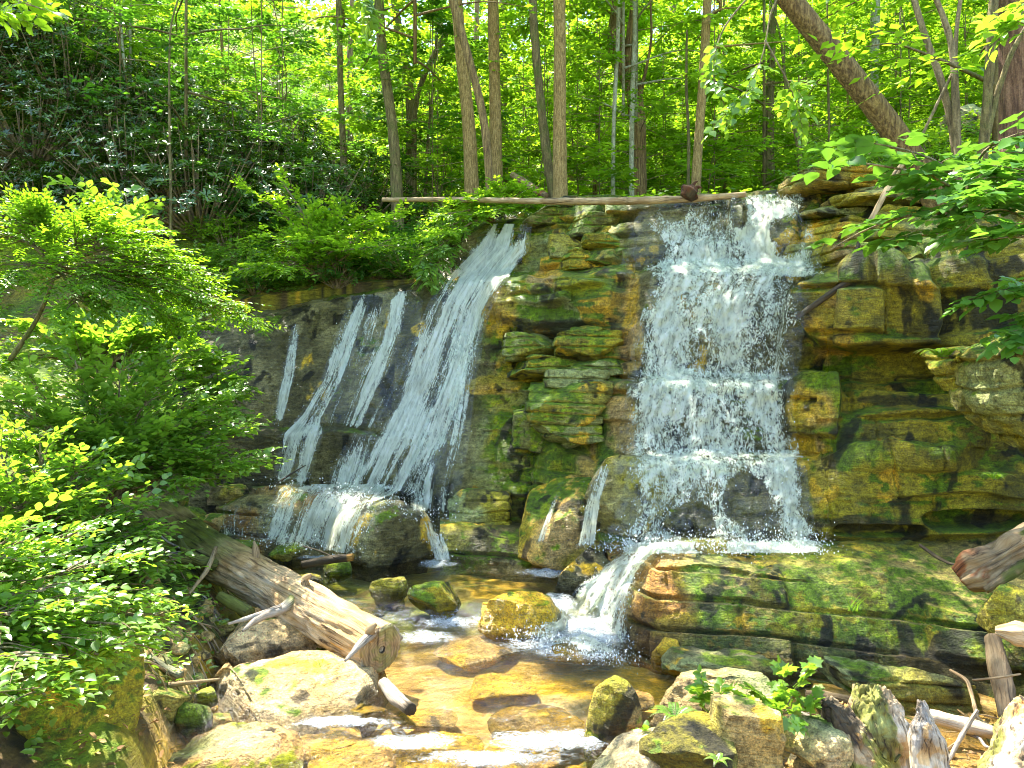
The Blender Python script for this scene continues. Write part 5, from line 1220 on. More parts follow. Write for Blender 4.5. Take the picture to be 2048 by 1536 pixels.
trunk_tree('yellowish straight sapling stem in front of the massive dark trunk', [(1944, 490, 6.9), (1962, 350, 6.7), (1975, 200, 6.6), (1984, 60, 6.5), (1990, -50, 6.5)], [9, 10, 9, 9, 8], M_BARK_M, cs(z=7, R=2.2, nb=10, size=.14), seg=16, seed=15, flare=False,
           branches=[([(1968, 290, 6.65), (1990, 200, 6.6), (2020, 110, 6.5), (2060, 40, 6.4)], [8, 6, 5, 4])])
trunk_tree('pale lichen-grey trunk seen past the leaning trunk', [(1744, 330, 15), (1745, 200, 15), (1750, 60, 15), (1752, -60, 15)], [10, 10, 9, 9], M_BARK_P, cs(z=14, R=3.2), seg=16, seed=16)
trunk_tree('greenish column-like trunk far back between the grey trio and the knotted one', [(1006, 240, 18), (1004, 120, 18), (1008, -50, 18)], [10, 9, 9], M_BARK_M, cs(z=17, R=3.5, size=.2), seg=14, seed=17)
trunk_tree('short-looking brown trunk among the shrubs on the left slope', [(690, 400, 13.2), (688, 330, 13.3), (682, 200, 13.4), (676, -40, 13.6)], [8, 7, 6, 6], M_BARK_M, cs(z=12, R=2.8, nb=18), seg=14, seed=18)
trunk_tree('dark trunk leaning right behind the left grey trunk', [(828, 200, 15), (860, 120, 15), (900, 60, 15), (925, -30, 15)], [5, 6, 6, 6], M_BARK_M, None, seg=10, seed=19, flare=True)
trunk_tree('mossy forked trunk at the upper left centre', [(822, 170, 15.5), (800, 90, 15.5), (788, 0, 15.5), (785, -60, 15.5)], [9, 9, 8, 8], M_BARK_M, cs(z=14, R=3), seg=12, seed=20)
trunk_tree('thin leaning pole-like sapling among the glossy shrubs', [(274, 330, 13), (258, 220, 13.2), (248, 130, 13.4), (240, 20, 13.6)], [3.5, 3, 3, 2], M_BARK_P, cs(z=9, R=1.8, nb=12, size=.12), seg=8, seed=21)
trunk_tree('slim upright sapling standing in the dark shrub gap', [(342, 430, 10.8), (340, 300, 11), (338, 180, 11.2), (340, 40, 11.4)], [3, 2.6, 2.4, 2], M_BARK_M, cs(z=8.5, R=1.9, nb=12, size=.11, mat=M_LEAF_D), seg=8, seed=22)
trunk_tree('stout brown trunk half hidden behind leaves right of the dark straight trunk', [(1540, 355, 14), (1538, 250, 14), (1540, 200, 14), (1544, 60, 14), (1548, -40, 14)], [10, 9, 8, 8, 8], M_BARK_M, cs(z=13, R=3), seg=12, seed=23)
trunk_tree('leaning young trunk at the back left of the slabs', [(1602, 350, 12.8), (1598, 290, 12.8), (1585, 240, 12.8), (1570, 170, 12.8)], [5, 5, 4, 3], M_BARK_M, cs(z=8.5, R=1.8, nb=12, size=.13), seg=8, seed=24)
thin = [(1660, 345, 1655, 60, 13, 2.5), (1528, 350, 1505, 250, 13, 3), (1700, 340, 1690, 80, 16, 2.5), (1170, 350, 1175, 120, 16, 3), (1190, 345, 1195, 100, 18, 4), (760, 395, 740, 40, 13.5, 3), (850, 380, 870, 140, 15, 3), (640, 380, 650, 40, 15, 3), (450, 300, 440, 10, 15, 3),
        (1330, 350, 1338, 40, 17, 4), (1450, 350, 1448, 30, 17, 4), (1480, 340, 1492, 10, 20, 5), (1610, 300, 1618, -20, 20, 6), (1800, 250, 1812, -30, 17, 5), (1140, 300, 1142, -20, 22, 6), (1035, 300, 1030, -20, 22, 5), (700, 220, 706, -20, 20, 6), (560, 250, 548, -20, 19, 5), (1330, 180, 1350, -30, 24, 8), (1390, 150, 1380, -30, 26, 8), (890, 240, 880, -20, 20, 6), (1570, 200, 1580, -30, 24, 8), (960, 220, 955, -20, 22, 6)]
for k, (x0, y0, x1, y1, D, r_) in enumerate(thin[::2] + thin[-3:-2]):
    t = trunk_tree('slim dark stem rising through the leaves of the valley behind the waterfall', [(x0, y0, D), ((x0 + x1) / 2 + PR.uniform(-6, 6), (y0 + y1) / 2, D), (x1, y1, D), (x1 + (x1 - x0) * .3, -60, D)], [r_ * 1.1, r_, r_ * .8, r_ * .6], [M_BARK_M, M_BARK, M_BARK_B][k % 3], None, seg=8, seed=40 + k)
    t['group'] = 'slim stems behind the waterfall'

# ------------------------------------------------------------------ understorey: a few kinds, copied
def proto_tree(name, H, R, nb, nt, per, size, mat, kind='diamond', seed=0, shape='layer', z0=.15, trunk_r=.016, bark=None, tw=.35, upb=.25, limbs=True):
    root = empty(name); r_ = np.random.default_rng(seed)
    cr, lb = crown(H, R, nb, nt, per, size, kind, z0, shape, r_, tw, seed, upb)
    mk_crown('crown', cr, lb, mat, kind, root, M_TWIG, trunk_r * .5, limbs_on=limbs)
    A = Acc(); w = r_.normal(0, .05 * H ** .5, (5, 3)); w[0] = 0; pts = np.stack([np.zeros(5), np.zeros(5), np.linspace(-.15, .97, 5) * H], 1) + w * [1, 1, 0]
    A.add(*tube(pts, np.linspace(trunk_r, trunk_r * .3, 5), 8, .1, seed)); A.build('trunk', bark or M_BARK_M, root)
    return root
PT = [proto_tree('understorey_tree', 5.2, 2.0, 34, 17, 8, .125, M_LEAF, seed=s, z0=.08) for s in (1, 2, 3, 4)]
PH = [proto_tree('understorey_tree', 4.2, 1.9, 30, 18, 9, .10, M_HEM, seed=s, z0=.1, tw=.4) for s in (5, 6)]
PD = [proto_tree('understorey_tree', 4.6, 1.9, 30, 18, 8, .11, M_LEAF_D, seed=s, z0=.08) for s in (7, 8)]
def proto_rhodo(seed):
    root = empty('glossy_shrub'); r_ = np.random.default_rng(seed)
    n = 520; u = r_.uniform(0, 2 * math.pi, n); w = r_.uniform(0, 1, n)
    c = np.stack([np.cos(u) * np.sqrt(1 - w * w), np.sin(u) * np.sqrt(1 - w * w), w], 1) * r_.uniform(.55, 1.05, (n, 1)) * [1.3, 1.3, 1.25]
    c *= (1 + .3 * fbm(c * 2 + seed, 2, seed))[:, None]; c[:, 2] = np.abs(c[:, 2]) + .1
    out = nrm(c * [1, 1, .8] + [0, 0, .9]); m = 10
    a = nrm(np.cross(out, r_.normal(size=(n, 3)))); b = np.cross(out, a); th = np.arange(m) / m * 2 * math.pi + r_.uniform(0, 6, (n, 1))
    ld = (a[:, None] * np.cos(th)[..., None] + b[:, None] * np.sin(th)[..., None]) + out[:, None] * r_.uniform(-.15, .75, (n, m, 1)); 
    pos = np.repeat(c, m, 0) + r_.normal(0, .01, (n * m, 3)); ld = ld.reshape(-1, 3); ln = np.repeat(out, m, 0) + r_.normal(0, .1, (n * m, 3))
    v = np.clip(np.repeat(r_.uniform(.1, .8, n), m) + r_.normal(0, .12, n * m), 0, 1)
    mk_crown('leaves', (pos, ld, ln, .09 * r_.uniform(.7, 1.15, n * m), v), None, M_RHODO, 'long', root, width=1.25)
    A = Acc()
    for k in range(0, n, 4):
        q = c[k]; A.add(*tube([q * [.1, .1, 0], q * [.5, .5, .35] + r_.normal(0, .05, 3), q], [.022, .012, .005], 5, cap=False))
    A.build('stems', M_TWIG, root); return root
PRh = [proto_rhodo(61), proto_rhodo(62), proto_rhodo(63)]
def proto_shrub(seed, mat, kind, size, R, H, n, per=7, tw=.3):
    root = empty('shrub'); r_ = np.random.default_rng(seed)
    u = r_.uniform(0, 2 * math.pi, n); w = r_.uniform(0, 1, n) ** .6; hgt = r_.uniform(.15, 1, n)
    c = np.stack([np.cos(u) * w * R * np.sqrt(1.15 - hgt * .9), np.sin(u) * w * R * np.sqrt(1.15 - hgt * .9), hgt * H], 1)
    d = np.stack([np.cos(u), np.sin(u), r_.normal(.1, .25, n)], 1) + r_.normal(0, .5, (n, 3)) * [1, 1, .3]
    vb = np.clip(.5 + .5 * fbm(c * 2.2 + seed, 2, seed) + r_.normal(0, .1, n), 0, 1)
    cr = sprays(c, d, tw * r_.uniform(.5, 1.2, n), per, size, kind, vbase=vb, r=r_, flat=.3)
    mk_crown('leaves', cr, None, mat, kind, root)
    A = Acc()
    for k in range(0, n, 5):
        q = c[k]; A.add(*tube([q * [.15, .15, 0], q * [.6, .6, .5] + r_.normal(0, .03, 3), q, q + nrm(d[k]) * tw], [.010, .007, .004, .002], 5, cap=False))
    A.build('stems', M_TWIG, root); return root
PS = [proto_shrub(71, M_LEAF, 'oval', .085, .75, .85, 260), proto_shrub(72, M_LEAF_N, 'oval', .08, .7, .7, 260), proto_shrub(73, M_LEAF_D, 'oval', .085, .75, .8, 260)]
used2 = set()
def place(protos, k, loc, s=1.0, rz=0.0, tilt=(0, 0), label='', cat='', group='', sz=None):
    p = protos[k % len(protos)]
    if p.name in used2: p = copy_tree(p)
    else: used2.add(p.name)
    p.location = tuple(loc); p.scale = (s, s, s * (sz or 1)); p.rotation_euler = (tilt[0], tilt[1], rz)
    return tag(p, label, cat, group)
pr = np.random.default_rng(88)
def scatter(n, px, py, Drange, fn, mind=0, excl=None):
    pts = []; tries = 0
    while len(pts) < n and tries < n * 60:
        tries += 1
        D = pr.uniform(*Drange); x = (pr.uniform(*px) - 1024) / FPX * D
        z = G(x, D); yy = 768 - (z - CAMZ) / D * FPX
        if py and not (py[0] < yy < py[1]): continue
        if any((x - a) ** 2 + (D - b) ** 2 < mind ** 2 for a, b in pts): continue
        if excl and excl(x, D, yy): continue
        pts.append((x, D)); fn(len(pts), x, D, z)
ug = 'young trees filling the valley behind the waterfall'
scatter(78, (820, 2200), None, (13.5, 26), lambda k, x, y, z: place(PT, k, (x, y, z), pr.uniform(.8, 1.25), pr.uniform(0, 6), label='young yellow-green leafy tree in the sunny valley behind the waterfall', cat='tree', group=ug), 1.5)
scatter(30, (700, 2100), None, (26, 40), lambda k, x, y, z: place(PT, k, (x, y, z), pr.uniform(1.4, 2.1), pr.uniform(0, 6), label='young yellow-green leafy tree in the sunny valley behind the waterfall', cat='tree', group=ug), 2.5)
scatter(16, (1050, 2000), None, (13, 24), lambda k, x, y, z: place(PH, k, (x, y, z), pr.uniform(.8, 1.2), pr.uniform(0, 6), label='bright lime-coloured fine-leaved tree in the valley behind the waterfall', cat='tree', group='lime-coloured trees behind the waterfall'), 2)
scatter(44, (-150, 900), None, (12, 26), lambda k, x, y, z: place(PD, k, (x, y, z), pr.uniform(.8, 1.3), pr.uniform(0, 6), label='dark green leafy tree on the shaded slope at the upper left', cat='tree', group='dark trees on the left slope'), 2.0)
scatter(24, (-50, 860), None, (13.5, 30), lambda k, x, y, z: place(PT, k + 1, (x, y, z), pr.uniform(.8, 1.3), pr.uniform(0, 6), label='yellow-green leafy tree among the darker ones on the left slope', cat='tree', group='lighter trees on the left slope'), 2.0)
scatter(60, (-120, 720), (60, 470), (10.5, 20), lambda k, x, y, z: place(PRh, k, (x, y, z - .1), pr.uniform(.8, 1.4), pr.uniform(0, 6), label='dark shrub with long glossy leaves in whorls on the shaded left slope', cat='shrub', group='glossy-leaved shrubs on the left slope'), .9, lambda x, y, yy: y < lip(np.array([x]))[0][0] + .7)
scatter(10, (960, 1110), (300, 395), (12.5, 17), lambda k, x, y, z: place(PRh, k, (x, y, z - .1), pr.uniform(.5, .8), pr.uniform(0, 6), label='small glossy-leaved shrub glinting between the tall grey trunks', cat='shrub', group='glinting shrubs between the trunks'), .6)
scatter(80, (620, 1900), (230, 400), (10.5, 16), lambda k, x, y, z: place(PS, k, (x, y, z - .05), pr.uniform(.6, 1.2), pr.uniform(0, 6), label='low leafy bush on the forest floor behind the lip of the falls', cat='bush', group='low bushes behind the lip'), .6, lambda x, y, yy: (1120 < 1024 + x / y * FPX < 1370 and y < 13) or y < lip(np.array([x]))[0][0] + 1.3)
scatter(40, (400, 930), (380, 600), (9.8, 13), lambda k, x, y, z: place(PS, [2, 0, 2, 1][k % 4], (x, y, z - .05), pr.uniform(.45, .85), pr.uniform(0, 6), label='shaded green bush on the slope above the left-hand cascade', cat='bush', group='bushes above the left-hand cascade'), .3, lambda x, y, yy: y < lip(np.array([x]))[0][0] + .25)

# ------------------------------------------------------------------ ground cover
def cover(name, label, n, area, size, mat, kind, h, seed, per=5, dens=None):
    r_ = np.random.default_rng(seed)
    x = r_.uniform(area[0], area[1], n); y = r_.uniform(area[2], area[3], n)
    k = fbm(np.stack([x, y, x * 0], -1) * .9, 3, seed) > (-.35 if dens is None else dens)
    ly = lip(x)[0]; k &= (y > ly + .15) | (x < -4.2) | (y < 6.0); x, y = x[k], y[k]
    z = ground(x, y); c = np.stack([x, y, z + r_.uniform(.2, 1, len(x)) * h], 1)
    m = per; th = r_.uniform(0, 6.28, (len(x), 1)) + np.arange(m) * 2.4
    ld = np.stack([np.cos(th), np.sin(th), r_.normal(.1, .25, th.shape)], -1).reshape(-1, 3)
    pos = np.repeat(c, m, 0) + r_.normal(0, 1, (len(x) * m, 3)) * np.array([1, 1, .5]) * size * .6
    ln = np.array([0, 0, 1.0]) + r_.normal(0, .35, (len(x) * m, 3))
    v = np.clip(np.repeat(r_.uniform(.1, .9, len(x)), m) + r_.normal(0, .12, len(x) * m), 0, 1)
    V, F, vv = leaves(pos, ld, ln, size * r_.uniform(.6, 1.2, len(pos)), v, kind)
    return tag(build(name, V, [F], mat, attrs={'v': vv}), label, 'ground cover', kind='stuff')
cover('ground_cover', 'patchwork of small green plants carpeting the forest floor behind the falls', 16000, (-14, 14, 9, 30), .10, M_LEAF, 'diamond', .16, 91)
cover('ground_cover', 'dense nettle-like green plants along the top edge of the left-hand cascade', 2300, (-4.6, -.75, 9.9, 11.4), .065, M_LEAF_N, 'oval', .26, 92, 6, -.8)
cover('ground_cover', 'low leaves covering the left stream bank under the shrubs', 3600, (-6, -1.9, 3, 10), .055, M_LEAF_N, 'oval', .12, 93, 5, -.2)
cover('ground_cover', 'leafy litter and seedlings on the slope at the right edge', 1500, (3.4, 7, 5.4, 10), .06, M_LEAF_D, 'oval', .10, 94, 4, -.1)

cover('leaf_litter', 'brown dead leaves lying on the left stream bank among the twigs', 1500, (-3.4, -1.2, 3.2, 7.4), .045, M_LITTER, 'oval', .02, 95, 3, -.2)
cover('leaf_litter', 'brown dead leaves and bark bits around the stumps at the lower right', 1100, (.9, 3.4, 2.8, 4.7), .035, M_LITTER, 'oval', .02, 96, 3, -.2)
# ------------------------------------------------------------------ foreground plants, each built where it stands
def bush_tree(name, label, cat, base, stems, mat, kind, size, per, ntw, tw, bark, seed, spread=.35, flat=.22, droop=.12, width=1.0, up=.05, stem_r=.02, group=None, twigs=True, mask=False):
    """a plant made of arching stems (lists of (px, py, D)); twigs with leaves along each"""
    root = empty(name, base); tag(root, label, cat, group); r_ = np.random.default_rng(seed)
    A = Acc(); st = []; dr = []
    for pts, a0 in stems:
        W = np.array([P(*p) for p in pts]); n = 40
        d = np.concatenate([[0], np.cumsum(np.linalg.norm(np.diff(W, axis=0), axis=1))]); t = np.linspace(0, d[-1], n)
        q = np.stack([np.interp(t, d, W[:, j]) for j in range(3)], 1)
        A.add(*tube(W, np.linspace(stem_r, stem_r * .2, len(W)), 8, .1, seed))
        k = r_.uniform(a0, 1, ntw) ** .85; i = np.clip((k * (n - 1)).astype(int), 0, n - 2)
        p = q[i]; ax_ = nrm(q[np.minimum(i + 1, n - 1)] - q[np.maximum(i - 1, 0)])
        sd = nrm(np.cross(ax_, [0, 0, 1.0])); sg = r_.choice([-1, 1], ntw)[:, None]
        an = r_.uniform(.35, 1.2, (ntw, 1))
        dd = ax_ * np.cos(an) + sd * sg * np.sin(an) + r_.normal(0, .16, (ntw, 3)); dd[:, 2] += up
        off = spread * r_.uniform(0, 1, (ntw, 1)) ** .8 * (1.15 - k[:, None])
        s2 = p + nrm(dd) * off
        st.append(s2); dr.append(dd)
        if twigs:
            for m in range(0, ntw, 3):
                A.add(*tube(np.array([p[m], s2[m] + [0, 0, .01], s2[m] + nrm(dd[m]) * tw * .8 - [0, 0, droop * tw * .5]]), [min(.006, stem_r * .3), min(.004, stem_r * .2), .001], 4, cap=False))
    A.build('stems', bark, root, origin=base)
    st = np.concatenate(st); dr = np.concatenate(dr)
    vb = np.clip(.5 + .4 * fbm(st * 2.5, 2, seed) + r_.normal(0, .12, len(st)), 0, 1)
    cr = sprays(st, dr, tw * r_.uniform(.6, 1.2, len(st)), per, size, kind, flat=flat, droop=droop, vbase=vb, r=r_, width=width)
    if mask:
        k = ~lit_mask(cr[0]); cr = tuple(a[k] for a in cr)
    V, F, v = leaves(cr[0] - np.array(base), *cr[1:], kind=kind, width=width)
    build('leaves', V, [F], mat, root, attrs={'v': v}); return root
def onground(px, D):
    x = (px - 1024) / FPX * D; return np.array([x, D, G(x, D)])
R_ = np.random.default_rng(5)
# bright fine-leaved tree reaching in from the left
def fan(x0, y0, D0, tips, jit=12, midup=30):
    out = []
    for (x, y, D) in tips:
        out.append(([(x0, y0, D0), (x0 * .6 + x * .4 + R_.uniform(-jit, jit), y0 * .55 + y * .45 - midup, D0 * .5 + D * .5), (x, y, D)], .12))
    return out
b = onground(-20, 6.4)
bush_tree('leaning_tree', 'bright lime fine-leaved tree arching in from the left edge over the bank', 'tree', b,
          [([(20, 720, 6.4), (75, 640, 6.4), (108, 560, 6.4), (115, 480, 6.4), (60, 430, 6.3)], .5)] + fan(110, 540, 6.4, [(520, 648, 6.9), (470, 610, 6.6), (400, 545, 6.7), (380, 600, 7.0), (420, 570, 7.0), (330, 500, 6.5), (260, 460, 6.4), (180, 440, 6.6), (60, 440, 6.2), (-40, 470, 6.2), (0, 560, 5.9), (220, 580, 6.1), (160, 620, 6.0), (300, 620, 6.2), (360, 655, 6.8)], 12, 26),
          M_HEM, 'oval', .052, 10, 92, .30, M_BARK_M, 101, .42, stem_r=.022, width=.95, flat=.16)
bush_tree('shrub', 'mid-height shade shrub under the lime tree on the left bank', 'shrub', onground(150, 7.2),
          fan(200, 760, 7.2, [(60, 650, 7), (160, 640, 7.2), (260, 650, 7.4), (340, 660, 7.6), (400, 700, 7.8), (20, 720, 6.8), (300, 720, 7.3), (180, 700, 7.2), (440, 640, 8.2), (360, 620, 8.4)]), M_LEAF_N, 'broad', .08, 6, 55, .24, M_TWIG, 102, .42)
# broad-leaved shrubs on the left bank
bush_tree('shrub', 'small leafy shrub clinging to the bare rock wall at the far left of the cliff', 'shrub', onground(400, 8.9),
          fan(400, 800, 8.9, [(380, 680, 8.8), (440, 720, 8.8), (470, 770, 8.7), (350, 740, 8.5), (430, 800, 8.5), (330, 690, 8.6), (480, 830, 8.5), (300, 780, 8.2), (370, 850, 8.3)]), M_LEAF_N, 'broad', .09, 6, 34, .26, M_TWIG, 119, .34)
bush_tree('broadleaf_shrub', 'broad-leaved shrub catching sun on the left bank beside the cascade', 'shrub', onground(230, 6.2),
          fan(220, 1010, 6.3, [(60, 760, 5.9), (150, 720, 6.0), (240, 740, 6.2), (320, 740, 6.4), (300, 790, 6.2), (400, 850, 6.5), (480, 860, 6.6), (520, 920, 6.5), (470, 930, 6.4), (410, 900, 6.3), (340, 860, 6.2), (200, 820, 6.0), (100, 850, 5.7), (20, 800, 5.5), (280, 900, 6.0), (380, 960, 6.1), (450, 800, 6.7), (-30, 880, 5.4), (400, 790, 7.0), (350, 700, 7.2)]), M_LEAF_N, 'broad', .068, 6, 80, .28, M_TWIG, 103, .42, width=.95)
bush_tree('broadleaf_shrub', 'leafy fountain-shaped shrub low on the left bank above the mossy log root', 'shrub', onground(60, 5.2),
          fan(60, 1180, 5.3, [(0, 900, 4.9), (80, 880, 5.0), (160, 920, 5.1), (230, 960, 5.3), (290, 1010, 5.4), (310, 1060, 5.3), (200, 1030, 5.0), (120, 1000, 4.8), (40, 980, 4.7), (-40, 960, 4.6), (330, 1130, 5.2), (250, 1110, 5.0), (150, 1100, 4.8)]), M_LEAF_N, 'broad', .062, 6, 66, .26, M_TWIG, 104, .38)
bush_tree('broadleaf_shrub', 'nearest drooping shrub with large rounded leaves in front of the corner boulder', 'shrub', onground(-260, 3.2),
          fan(-120, 1240, 3.3, [(60, 1040, 3.1), (160, 1060, 3.3), (240, 1120, 3.5), (300, 1190, 3.5), (260, 1250, 3.2), (180, 1200, 3.0), (90, 1180, 3.0), (20, 1230, 2.8), (120, 1290, 2.9), (200, 1310, 3.0), (40, 1330, 2.6), (260, 1290, 3.2), (90, 1390, 2.6), (-20, 1400, 2.5), (10, 1110, 3.0), (330, 1230, 3.5)], 20, 10), M_LEAF_N, 'broad', .046, 6, 60, .19, M_TWIG, 105, .24, droop=.3, width=1.0)
bush_tree('broadleaf_shrub', 'small seven-leaved sprig layered in front of the dark shrub gap', 'shrub', onground(250, 8.2),
          fan(250, 520, 8.3, [(130, 370, 8.0), (190, 400, 8.2), (250, 390, 8.4), (240, 460, 8.3), (310, 460, 8.2), (160, 450, 8.1), (100, 430, 8.0), (300, 420, 8.4)]), M_LEAF_N, 'broad', .10, 5, 16, .25, M_TWIG, 106, .25)
bush_tree('shrub', 'spreading layered shrub above the left-hand cascade with arching twigs', 'shrub', onground(640, 10.8),
          fan(640, 560, 10.7, [(500, 380, 10.2), (560, 360, 10.4), (600, 420, 10.3), (680, 420, 10.4), (740, 440, 10.4), (800, 430, 10.4), (530, 470, 10.0), (620, 480, 9.9), (700, 500, 10.0), (780, 490, 10.0), (480, 540, 9.9), (560, 540, 9.9)]), M_LEAF, 'oval', .085, 8, 44, .34, M_TWIG, 107, .45)
bush_tree('shrub', 'bright fern-like shrub spilling over the thin log at the head of the left cascade', 'shrub', onground(1000, 10.9),
          fan(1000, 430, 10.8, [(920, 400, 10.3), (960, 390, 10.4), (1010, 370, 10.4), (1050, 380, 10.4), (1080, 410, 10.3), (940, 430, 10.2), (1000, 420, 10.1), (1060, 415, 10.2), (880, 430, 10.3), (850, 470, 10.2), (900, 470, 10.1)], 6, 10), M_LEAF, 'oval', .07, 9, 34, .26, M_TWIG, 108, .22)
bush_tree('shrub', 'light green sprig of pointed leaves hanging at the left cascade shoulder', 'shrub', onground(870, 10.5),
          fan(900, 480, 10.3, [(850, 540, 9.9), (870, 500, 9.9), (840, 520, 10.0), (890, 470, 10), (860, 560, 9.9)], 4, 6), M_LEAF_N, 'long', .12, 8, 16, .24, M_TWIG, 109, .12, width=1.3)
# right-hand side: big-leaved sapling sprays over the leaning trunk
bush_tree('sapling', 'big-leaved sapling spreading level sprays in front of the leaning trunk', 'sapling', P(1945, 480, 6.8),
          [([(1945, 480, 6.8), (1935, 390, 6.0), (1880, 320, 5.2), (1780, 290, 5.0), (1700, 280, 4.9)], .4), ([(1938, 410, 6.2), (1860, 350, 5.0), (1760, 330, 4.8), (1680, 320, 4.7)], .4), ([(1936, 380, 6.0), (1960, 310, 5.1), (1990, 280, 4.9), (2060, 260, 4.7)], .3), ([(1938, 410, 6.2), (1900, 370, 5.0), (1850, 350, 4.8), (1820, 300, 4.7)], .4), ([(1940, 430, 6.2), (2000, 380, 4.9), (2060, 370, 4.6)], .3),
           ([(1940, 450, 6.4), (1860, 420, 5.2), (1780, 440, 5.1), (1700, 470, 5.1), (1660, 500, 5.1)], .35), ([(1940, 460, 6.5), (1850, 470, 5.2), (1770, 480, 5.1)], .35)],
          M_LEAF_S, 'broad', .135, 5, 15, .30, M_TWIG, 110, .14, width=1.05, flat=.18, stem_r=.014)
bush_tree('sapling', 'light-edged leafy sprays hanging in from the right edge above the fern bank', 'sapling', P(2120, 520, 4.9),
          [([(2120, 520, 4.9), (2060, 440, 4.7), (1990, 410, 4.6), (1930, 460, 4.5)], .3), ([(2120, 480, 4.8), (2060, 400, 4.6), (1990, 380, 4.5), (1930, 400, 4.4)], .3), ([(2120, 560, 4.9), (2050, 560, 4.7), (1990, 590, 4.6)], .3), ([(2120, 600, 4.9), (2070, 640, 4.7), (2020, 680, 4.7)], .3), ([(2130, 420, 4.8), (2060, 340, 4.6), (1980, 330, 4.5)], .4), ([(2120, 500, 4.8), (2040, 470, 4.5), (1980, 480, 4.4)], .3)],
          M_LEAF_S, 'oval', .10, 7, 17, .24, M_TWIG, 111, .12, width=1.35, flat=.15, stem_r=.01)
bush_tree('sapling', 'large soft leaves of a branch hanging in at the top right corner', 'sapling', P(2120, -40, 4.4),
          [([(2120, -40, 4.4), (2060, 10, 4.3), (2020, 50, 4.3)], .2), ([(2130, 20, 4.4), (2080, 60, 4.3), (2030, 40, 4.2)], .3)], M_LEAF_N, 'broad', .09, 5, 9, .2, M_TWIG, 112, .08, flat=.18, stem_r=.01)
bush_tree('hanging_branch', 'blurred bright yellow-green leaves poking into the top left corner', 'branch', P(-80, -60, 2.6),
          [([(-80, -60, 2.6), (0, -10, 2.6), (60, 10, 2.55), (90, 20, 2.5)], .3), ([(-80, -30, 2.7), (-20, 20, 2.6), (40, 40, 2.6)], .3)], M_HEM, 'broad', .05, 5, 8, .10, M_TWIG, 113, .05, flat=.3, stem_r=.006)
bush_tree('hanging_branch', 'leafy branch tip hanging from above in front of the dark straight trunk', 'branch', P(1600, -80, 6.5),
          [([(1600, -80, 6.5), (1540, 20, 6.6), (1530, 100, 6.6), (1500, 180, 6.6), (1440, 240, 6.6)], .5), ([(1560, -80, 6.6), (1440, 60, 6.8), (1420, 150, 6.8), (1450, 210, 6.8)], .5), ([(1530, 80, 6.6), (1580, 170, 6.6), (1600, 230, 6.6)], .4)], M_LEAF_N, 'broad', .085, 6, 16, .24, M_TWIG, 114, .18, flat=.3, stem_r=.01, droop=.3)
bush_tree('hanging_branch', 'leafy branch tips hanging from above at the upper left centre', 'branch', P(740, -80, 7),
          [([(740, -80, 7), (740, 0, 7), (735, 60, 7)], .3), ([(700, -80, 7), (715, -10, 7), (760, 40, 7)], .3)], M_LEAF_N, 'broad', .08, 6, 9, .22, M_TWIG, 115, .12, flat=.3, stem_r=.008, droop=.3)
# seedlings by the stream
bush_tree('seedling', 'upright leafy seedling on the pale lilac-veined rock', 'seedling', P(1410, 1445, 3.85),
          [([(1412, 1450, 3.85), (1408, 1400, 3.85), (1402, 1345, 3.85)], .1), ([(1412, 1430, 3.85), (1440, 1390, 3.85), (1460, 1375, 3.8)], .2), ([(1410, 1430, 3.85), (1395, 1390, 3.85)], .2)], M_LEAF_N, 'broad', .052, 4, 9, .07, M_TWIG, 121, .03, flat=.25, stem_r=.004)
bush_tree('seedling', 'larger lobed-leaf seedling with pale young tips behind the tan-topped boulder', 'seedling', P(1560, 1450, 3.8),
          [([(1560, 1460, 3.8), (1560, 1400, 3.8), (1570, 1335, 3.8)], .15), ([(1560, 1440, 3.8), (1590, 1380, 3.75), (1620, 1330, 3.7)], .25), ([(1560, 1440, 3.8), (1520, 1390, 3.75), (1490, 1370, 3.7)], .2), ([(1560, 1440, 3.8), (1530, 1420, 3.7), (1500, 1400, 3.65)], .2), ([(1560, 1430, 3.8), (1600, 1420, 3.7), (1625, 1400, 3.7)], .3), ([(1560, 1440, 3.75), (1570, 1420, 3.65), (1585, 1440, 3.6)], .3)], M_LEAF_N, 'lobed', .062, 4, 8, .07, M_TWIG, 122, .03, flat=.25, stem_r=.004)
bush_tree('seedling', 'three-leaved sprout at the left foot of the pale rock', 'seedling', P(1290, 1480, 3.7), [([(1300, 1490, 3.7), (1295, 1465, 3.7), (1290, 1455, 3.7)], .4), ([(1300, 1490, 3.7), (1275, 1475, 3.7)], .4)], M_LEAF_N, 'broad', .045, 3, 4, .04, M_TWIG, 123, .02, stem_r=.003)
def fern(label, px, py, D, n, L, seed, size=.03):
    root = empty('fern', P(px, py, D)); tag(root, label, 'fern'); r_ = np.random.default_rng(seed); A = Acc(); c = P(px, py, D)
    lf = []
    for k in range(n):
        a = k * 6.28 / n + r_.uniform(-.3, .3); d = np.array([math.cos(a), math.sin(a), 0]); t = np.linspace(0, 1, 18)[:, None]
        q = d * t * L * .8 + np.array([0, 0, 1]) * (t * 1.0 - t * t * .85) * L
        A.add(*tube(q[::4], [.003, .002, .002, .001, .001], 4, cap=False))
        sd = np.array([-d[1], d[0], 0]); tan = nrm(np.gradient(q, axis=0))
        for s in (-1, 1):
            lf.append((q, sd * s + tan * .35, np.cross(tan, sd) * 1.0 + [0, 0, .2], size * (1.15 - t[:, 0]) * np.minimum(1, t[:, 0] * 6 + .3), np.full(18, .6) + r_.normal(0, .1, 18)))
    A.build('stems', M_TWIG, root)
    a = [np.concatenate(x) for x in zip(*lf)]
    V, F, v = leaves(a[0], a[1], a[2], a[3], np.clip(a[4], 0, 1), 'long', 2.0); build('fronds', V, [F], M_LEAF_N, root, attrs={'v': v}); return root
